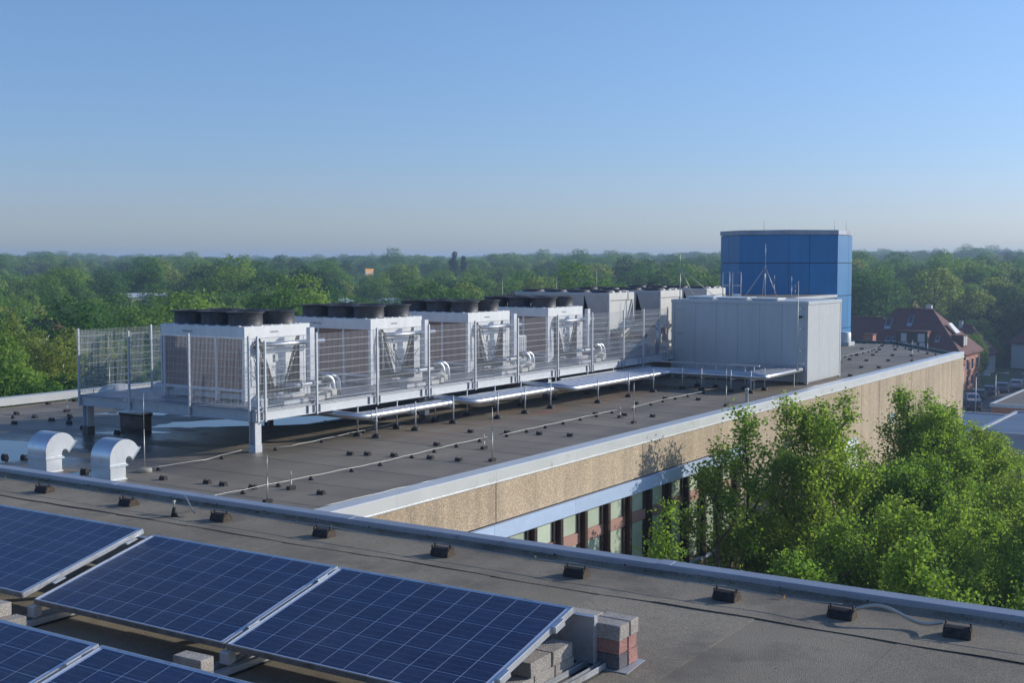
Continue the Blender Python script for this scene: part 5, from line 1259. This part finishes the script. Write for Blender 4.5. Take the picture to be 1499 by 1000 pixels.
proto('conifer', 'leaf_dark', 7, 3.0, 17, 40, 6500, .38, 'cone', z0=.08, br=.34, lab='dark pointed conifer')
proto('poplar', 'leaf_dark', 8, 1.9, 20, 30, 6500, .40, 'column', z0=.05, br=.5, lab='slim columnar poplar')
proto('copper_tree', 'leaf_copper', 9, 4.4, 14, 26, 7000, .40, lab='copper red')
# denser near versions
NEAR0 = len(PR)
proto('broad_tree', 'leaf', 21, 5.0, 15, 60, 42000, .19, br=.26, lab='bright green bushy')
proto('birch_tree', 'leaf_olive', 22, 3.4, 16, 80, 36000, .13, z0=.08, br=.2, lab='yellowish loose birch', bark='birch_bark')
proto('round_tree', 'leaf', 23, 4.3, 15, 50, 38000, .18, br=.28, lab='dense green')
proto('dark_tree', 'leaf_dark', 24, 4.6, 15, 50, 32000, .2, br=.28, lab='dark dense')
tree_n = {}
def tree(pi, x, y, h, label, group='trees', sxy=None, rot=None):
    p = PR[pi]; s = h / p['H']
    t = thing(p['kind'], label, 'tree', (x, y, hill(x, y)), rz=rot if rot is not None else random.uniform(0, 6.28), group=group)
    k = sxy or s * random.uniform(.9, 1.1); t.scale = (k, k, s)
    obj('crown', p['crown'], None, t); obj('trunk', p['trunk'], None, t); return t
def at_px(px, d):
    a = (px - 749.5) / 1843; c = FWD * d + RGT * (a * d); return c.x, c.y
def htop(py, d, x, y): return 19 - (py - 380) / 1843 * d - hill(x, y)
EX = []
def place(pi, px, py, d, label, **k):
    x, y = at_px(px, d); EX.append((x, y, PR[pi]['R'] * .8)); return tree(pi, x, y, htop(py, d, x, y), label, **k)
L_ = 'trees just beyond the left parapet'
place(NEAR0 + 0, -25, 505, 62, 'bright green bushy tree at the left picture edge behind the parapet', group=L_)
place(NEAR0 + 2, 22, 520, 60, 'low bright green tree in the left corner behind the parapet', group=L_)
place(NEAR0 + 1, 92, 452, 74, 'loose yellowish birch behind the left end of the mesh fence', group=L_)
place(NEAR0 + 1, 8, 432, 82, 'tall yellowish birch at the left picture edge', group=L_)
place(NEAR0 + 1, 48, 462, 78, 'yellowish birch between the left edge birch and the fence', group=L_)
place(NEAR0 + 2, 128, 512, 66, 'dense green tree seen through the left fence corner', group=L_)
place(NEAR0 + 3, 172, 508, 68, 'dark dense tree seen through the second fence panel', group=L_)
place(NEAR0 + 2, 222, 505, 70, 'dense green tree seen through the fence beside the first cooler', group=L_)
place(NEAR0 + 1, 150, 470, 88, 'faint yellowish birch seen through the mesh above the dense trees', group=L_)
place(NEAR0 + 1, 205, 478, 92, 'second faint yellowish birch behind the mesh, left of the first cooler', group=L_)
for (pi, px, py, d, lab) in ((0, 120, 462, 105, 'olive green tree above the left fence post'), (2, 180, 452, 112, 'oval green tree above the second fence post'), (0, 262, 449, 118, 'broad green tree behind the leftmost cooler shrouds'), (3, 310, 432, 125, 'wide lumpy tree above the leftmost cooler'), (1, 400, 430, 128, 'rounded tree between the first and second coolers'), (0, 450, 425, 132, 'broad tree above the gap of first and second coolers'), (1, 620, 415, 180, 'light green round tree above the third cooler'), (3, 650, 412, 185, 'light green wide tree right of the round one above the third cooler'), (5, 680, 405, 190, 'olive tree below the two poplars'), (0, 845, 400, 190, 'yellow-green tree left of the first beige chiller top'), (1, 940, 425, 150, 'small round tree above the beige chillers'), (5, 985, 415, 160, 'olive tree right above the second beige chiller'), (1, 1025, 412, 170, 'green tree before the left wall of the blue tower')):
    place(pi, px, py, d, lab, group='trees behind the cooling units')
place(7, 664, 357, 420, 'taller of the two slim poplars standing above the tree line', group='poplars', sxy=.78)
place(7, 679, 364, 425, 'shorter right one of the two slim poplars above the tree line', group='poplars', sxy=.65)
for (pi, px, py, d, lab) in ((1, 1262, 430, 250, 'bright green tree right of the blue tower'), (5, 1290, 442, 245, 'yellow-green tree above the long red roof'), (6, 1330, 397, 330, 'dark conifer above the big red roof, left one'), (6, 1345, 395, 335, 'dark reddish conifer above the big red roof, right one'), (2, 1305, 405, 340, 'oval tree left of the dark conifers'), (8, 1275, 458, 225, 'copper red shrub above the long red roof'), (7, 1460, 368, 600, 'slim tree at the right end of the skyline'),
    (1, 1385, 398, 330, 'large rounded tree above the small red houses'), (3, 1350, 420, 300, 'wide tree right of the conifers'), (0, 1470, 415, 280, 'large dark tree at the right picture edge'), (3, 1420, 425, 270, 'wide green tree behind the small hipped house'), (2, 1412, 445, 245, 'slim tree between big house and small house'), (4, 1490, 478, 225, 'dark tree at the right edge above the lawn'), (0, 1475, 490, 222, 'dark broad tree above the parked cars'), (1, 1440, 515, 205, 'bright yellow-green small tree at the lawn corner'), (5, 1420, 520, 200, 'yellow-green shrub tree right of the brick gable'), (0, 1455, 500, 214, 'broad green tree behind the bright yellow-green one'), (4, 1427, 560, 200, 'low dark shrub at the brick gable foot')):
    place(pi, px, py, d, lab, group='trees round the red-roofed houses')
place(NEAR0 + 1, 1445, 612, 76, 'weeping birch at the right, beside the building corner', group='trees right of the building', sxy=.8)
place(NEAR0 + 1, 1478, 640, 72, 'shorter birch at the right picture edge', group='trees right of the building', sxy=.7)
# forest
H_IN = [(9, 76, 14, 39)]
hs = [(176, 197, 43, 78), (244, 254, 66, 82), (214, 222, 46, 54), (232, 240, 36, 46), (86, 93, 117, 124)]
CAPS = [(529, 551, 505, 406), (194, 252, 240, 446), (28, 48, 522, 408), (505, 590, 258, 439), (1245, 1330, 225, 480), (1350, 1412, 243, 462), (1455, 1499, 235, 482), (660, 684, 420, 404), (645, 700, 1500, 379), (1300, 1420, 235, 470), (70, 100, 125, 470)]
CND = []
cell = 0
def jitter_grid(d0, d1, st, amin=-31, amax=31):
    d = d0
    while d < d1:
        na = int(R(amax - amin) * d / st)
        for k in range(na):
            a = R(32.94) - R(amin + (amax - amin) * (k + random.random() * .9) / na); dd = d + random.uniform(-.45, .45) * st
            yield dd * math.cos(a), dd * math.sin(a), dd
        d += st * .92
rf = random.Random(5)
for (d0, d1, st) in ((100, 330, 8.6), (330, 700, 10.5), (700, 1300, 13.5), (1300, 2600, 21)):
    for x, y, d in jitter_grid(d0, d1, st):
        if any(a - 3 < x < b + 3 and c - 3 < y < e + 3 for a, b, c, e in H_IN + hs): continue
        if -8 < y < 56 and x > 60 and d < 190: continue
        if 26 < y < 43.5 and x < 232: continue
        if any((x - a) ** 2 + (y - b) ** 2 < q * q for a, b, q in EX): continue
        if d < 128 and rf.random() < .35: continue
        px, py, dep = px_of(x, y, 14)
        clump = math.sin(x * .021 + 1.3) * math.sin(y * .017) + .5 * math.sin(x * .05 - y * .043)
        if d < 200: h = rf.uniform(10.5, 15.2)
        elif d < 400: h = rf.uniform(11.5, 17) + clump
        elif d < 800: h = rf.uniform(12.5, 18.6) + 1.3 * clump
        else: h = rf.uniform(14.5, 20.3) + 1.5 * clump
        if d > 700 and rf.random() < .04: h += rf.uniform(1, 4)
        if 200 < d < 700 and rf.random() < .12: h += rf.uniform(1.5, 3.5)
        if px > 1235 and d < 420: h += 1.5
        hl_ = hill(x, y)
        for a, b, dm, pt in CAPS:
            if a - 6 - 9000 / d < px < b + 6 + 9000 / d and d < dm: h = min(h, 19 - (pt - 380) / 1843 * d - hl_)
        if h < 4: continue
        u = rf.random()
        z = math.sin(x * .013 - y * .011) * .5 + .5
        pi = 6 if u < .045 else 7 if u < .06 else 4 if u < .13 + .10 * z else 5 if u < .42 else 8 if u > .99 else rf.choice([0, 1, 2, 3, 0, 1])
        CND.append((x, y, h, pi, d, px, hl_))
inview = [c for c in CND if -60 < c[5] < 1560]
inview.sort(key=lambda c: c[4])
near = inview[:248]; ns = set(id(c) for c in near)
belts = {}
for c in near:
    d, px = c[4], c[5]
    b = 'near' if d < 135 else 'second' if d < 165 else 'third' if d < 200 else 'farther'
    sec = 'left of the fence' if px < 115 else 'above the fenced platform corner' if px < 250 else 'above the leftmost cooler' if px < 440 else 'above the second cooler' if px < 600 else 'above the third cooler' if px < 740 else 'above the fourth cooler' if px < 850 else 'above the beige chillers' if px < 1056 else 'behind the blue tower' if px < 1245 else 'above the red roofs' if px < 1400 else 'at the right edge'
    belts.setdefault((b, sec, c[3]), []).append(c)
for (b, sec, pi), cs in belts.items():
    cs.sort(key=lambda c: c[5])
    for k, c in enumerate(cs):
        tree(pi, c[0], c[1], c[2], f"{PR[pi]['lab']} tree, {b} belt {sec}, {ordn(k)} from the left", group=f'forest trees in the {b} belt')
rest = [c for c in CND if id(c) not in ns]
# the far-off wood: one object that instances the same crowns
def wood(name, cs):
    me = bpy.data.meshes.new(name); n = len(cs)
    me.vertices.add(n); me.vertices.foreach_set('co', np.array([(c[0], c[1], c[6]) for c in cs], dtype=np.float32).reshape(-1))
    at = me.attributes.new('pick', 'INT', 'POINT'); at.data.foreach_set('value', [c[3] for c in cs])
    at = me.attributes.new('size', 'FLOAT_VECTOR', 'POINT')
    sz = []
    for c in cs: s = c[2] / PR[c[3]]['H']; k = s * rf.uniform(.9, 1.25) * (1.25 if c[4] > 700 else 1); sz += [k, k, s]
    at.data.foreach_set('vector', sz)
    at = me.attributes.new('turn', 'FLOAT_VECTOR', 'POINT'); at.data.foreach_set('vector', [v for c in cs for v in (0, 0, rf.uniform(0, 6.28))])
    o = bpy.data.objects.new(name, me); COL.objects.link(o); o['kind'] = 'stuff'
    ng = bpy.data.node_groups.new('scatter_crowns', 'GeometryNodeTree'); ng.interface.new_socket('Geometry', in_out='INPUT', socket_type='NodeSocketGeometry'); ng.interface.new_socket('Geometry', in_out='OUTPUT', socket_type='NodeSocketGeometry')
    N = ng.nodes; L = ng.links; gi = N.new('NodeGroupInput'); go = N.new('NodeGroupOutput'); jg = N.new('GeometryNodeJoinGeometry'); L.new(jg.outputs[0], go.inputs[0])
    def attr(nm, ty):
        a = N.new('GeometryNodeInputNamedAttribute'); a.data_type = ty; a.inputs[0].default_value = nm; return a.outputs[0]
    pk, sz_, tn = attr('pick', 'INT'), attr('size', 'FLOAT_VECTOR'), attr('turn', 'FLOAT_VECTOR')
    for i in range(9):
        src = next((q for q in bpy.data.objects if q.type == 'MESH' and q.data is PR[i]['crown']), None)
        if src is None: continue
        oi = N.new('GeometryNodeObjectInfo'); oi.inputs[0].default_value = src; oi.inputs['As Instance'].default_value = True
        cp = N.new('FunctionNodeCompare'); cp.data_type = 'INT'; cp.operation = 'EQUAL'; L.new(pk, cp.inputs[2]); cp.inputs[3].default_value = i
        ip = N.new('GeometryNodeInstanceOnPoints'); L.new(gi.outputs[0], ip.inputs['Points']); L.new(cp.outputs[0], ip.inputs['Selection']); L.new(oi.outputs['Geometry'], ip.inputs['Instance'])
        L.new(sz_, ip.inputs['Scale']); L.new(tn, ip.inputs['Rotation']); L.new(ip.outputs[0], jg.inputs[0])
    md = o.modifiers.new('scatter', 'NODES'); md.node_group = ng
wood('forest', rest)
print('forest', len(CND), 'near', len(near), 'rest', len(rest))

# ------------------------------------------------------------------ maples in front of the facade
def maple(label, x, y, h, R_, seed, ncl=1.0, lean=(0, 0), m='leaf_maple', spires=()):
    r = random.Random(seed); nr = np.random.default_rng(seed)
    t = thing('maple_tree', label, 'tree', (x, y, 0), group='maple trees before the pebble facade')
    wood_ = G(); C = []       # clusters (center, radius, count)
    trk = [(lean[0] * k / 8 + r.uniform(-.08, .08), lean[1] * k / 8 + r.uniform(-.08, .08), h * .93 * k / 8) for k in range(9)]
    wood_.tube(trk, [.19 * (1 - .115 * k) for k in range(9)], 8)
    def tp(f): i = min(7, int(f * 8)); u = f * 8 - i; a, b = Vector(trk[i]), Vector(trk[i + 1]); return a.lerp(b, u)
    def twig(p, d, L_, rad, depth):
        n = 5; pts = [p.copy()]; q = p.copy(); dd = d.copy()
        for k in range(n):
            dd = (dd + Vector((r.gauss(0, .13), r.gauss(0, .13), .10 + r.gauss(0, .08)))).normalized(); q = q + dd * L_ / n; pts.append(q.copy())
        wood_.tube(pts, [max(.004, rad * (1 - .16 * k)) for k in range(n + 1)], 5 if depth < 2 else 3, cap=False)
        if depth < 2:
            m_ = max(3, int(L_ * (3.6 if depth == 0 else 5.0)))
            for k in range(m_):
                f = .22 + .78 * (k + r.random()) / m_; i = min(n - 1, int(f * n)); b = pts[i].lerp(pts[i + 1], f * n - i)
                a = r.uniform(0, 2 * PI); side = Vector((math.cos(a), math.sin(a), r.uniform(-.1, .6)))
                nd = (dd * .75 + side * .8).normalized(); l2 = L_ * (.42 if depth == 0 else .40) * (1.1 - .55 * f) * r.uniform(.7, 1.2)
                twig(b, nd, max(.22, l2), rad * .45, depth + 1)
        if depth >= 1:
            for k in range(1, n + 1):
                if r.random() < (.75 if depth == 2 else .55): C.append((pts[k], .13 + .08 * r.random(), r.randint(6, 11)))
        C.append((pts[-1], .16, r.randint(10, 17)))
    nl = int(20 * ncl)
    for i in range(nl):
        f = .20 + .76 * (i + r.random() * .6) / nl; a = i * 2.399 + r.uniform(-.4, .4); el = R(14 + 46 * f + r.uniform(-8, 8))
        w = math.sin(PI * min(1, (f - .05) * 1.02)) ** .6
        L_ = R_ * (.7 + .55 * w) * r.uniform(.7, 1.25) * (1.25 - .60 * f)
        twig(tp(f), Vector((math.cos(a) * math.cos(el), math.sin(a) * math.cos(el), math.sin(el))), L_, .06 * (1.2 - .7 * f), 0)
    twig(tp(.97), Vector((0, 0, 1)), h * .10, .03, 0); twig(tp(.9), Vector((.15, .1, 1)), h * .11, .03, 1)
    # bring the grown skeleton to the tree's own height and spread
    az = h / max(c[0].z for c in C); rd_ = sorted(math.hypot(c[0].x, c[0].y) for c in C); ar = R_ / rd_[int(len(rd_) * .93)]
    wood_.v = [(a * ar, b * ar, c * az) for a, b, c in wood_.v]
    ph = [r.uniform(0, 6.28) for _ in range(3)]
    def keep(p):
        f = p.z / h; q = math.hypot(p.x, p.y) / R_; an = math.atan2(p.y, p.x)
        env = (1.04 - .93 * max(0, (f - .30) / .70) ** 1.05) * (1 + .22 * math.sin(3 * an + ph[0]) + .20 * math.sin(4 * an + ph[1] + f * 9)) + .12
        return q < env and p.y + y < 15.1
    C = [(Vector((c[0].x * ar, c[0].y * ar, c[0].z * az)), c[1], c[2]) for c in C]; C = [c for c in C if keep(c[0])]
    ok = [keep(Vector(v)) for v in wood_.v]; fs = [(f_, s_) for f_, s_ in zip(wood_.f, wood_.sm) if all(ok[i_] for i_ in f_)]; wood_.f = [a_ for a_, _ in fs]; wood_.sm = [b_ for _, b_ in fs]
    obj('trunk', wood_.mesh('trunk', 'bark'), None, t)
    cc = np.array([tuple(c[0]) for c in C]); rr = np.array([c[1] for c in C]); kk = np.array([c[2] for c in C])
    idx = np.repeat(np.arange(len(C)), kk); n = len(idx)
    P = cc[idx] + nr.normal(size=(n, 3)) * rr[idx][:, None] * np.array([1, 1, .75])
    Nn = norm(nr.normal(size=(n, 3)) * .7 + np.array([.1, -.15, .75]))
    obj('crown', quads('maple_crown', leaves(P, Nn, .084, .95, .25), m), None, t, kind='stuff')
    return n
tot = 0
for a in (('low slender maple shoot before the lower window panes', 29.2, 14.1, 12.7, 1.2, 14, .5),
          ('slender darker maple leaning over the window band of the facade', 32.0, 14.0, 13.9, 2.0, 3, .85),
          ('slender maple right before the last window of the facade', 33.3, 13.6, 14.75, 2.1, 13, .85),
          ('tall maple whose top shoot crosses the white parapet', 35.2, 12.2, 15.35, 3.7, 4, 1.45),
          ('tall maple with twin spires before the bare pebble wall', 44.2, 11.8, 14.45, 4.4, 5, 1.5),
          ('low filler maple at the foot of the parapet-high one', 31.2, 10.6, 12.9, 3.2, 16, 1.2),
          ('lower maple between the two tallest ones', 39.6, 11.2, 13.5, 3.8, 8, 1.3),
          ('maple before the right end of the pebble wall', 49.5, 10.6, 12.9, 4.6, 6, 1.3),
          ('maple cut off by the right picture edge', 35.5, 5.6, 13.5, 4.4, 7, 1.5),
          ('second row maple in front of the twin-spired one', 33.0, 8.6, 13.3, 3.6, 15, 1.3),
          ('nearest maple just beyond the metal roof edge, left part', 25.6, 9.4, 12.5, 2.5, 9, 1.1),
          ('nearest maple just beyond the metal roof edge, middle part', 27.5, 6.9, 13.0, 3.4, 10, 1.3),
          ('maple low at the right picture edge above the metal roof edge', 28.5, 3.6, 13.0, 3.9, 12, 1.4)):
    tot += maple(*a)
print('maple leaves', tot)

for o in bpy.data.objects:
    if o.get('label') and len(o['label'].split()) > 16: print('LONG', o['label'])
# ------------------------------------------------------------------ haze
if HAZE:
    m = bpy.data.materials.new('haze_air'); m.use_nodes = True; n = m.node_tree.nodes; n.clear()
    v = n.new('ShaderNodeVolumePrincipled'); v.inputs['Color'].default_value = (.58, .75, 1, 1); v.inputs['Density'].default_value = HAZE; v.inputs['Anisotropy'].default_value = .2
    o_ = n.new('ShaderNodeOutputMaterial'); m.node_tree.links.new(v.outputs[0], o_.inputs['Volume'])
    g = G().bx(-2800, 2800, -2800, 2800, -1.0, 33); obj('haze', g, m, kind='stuff')
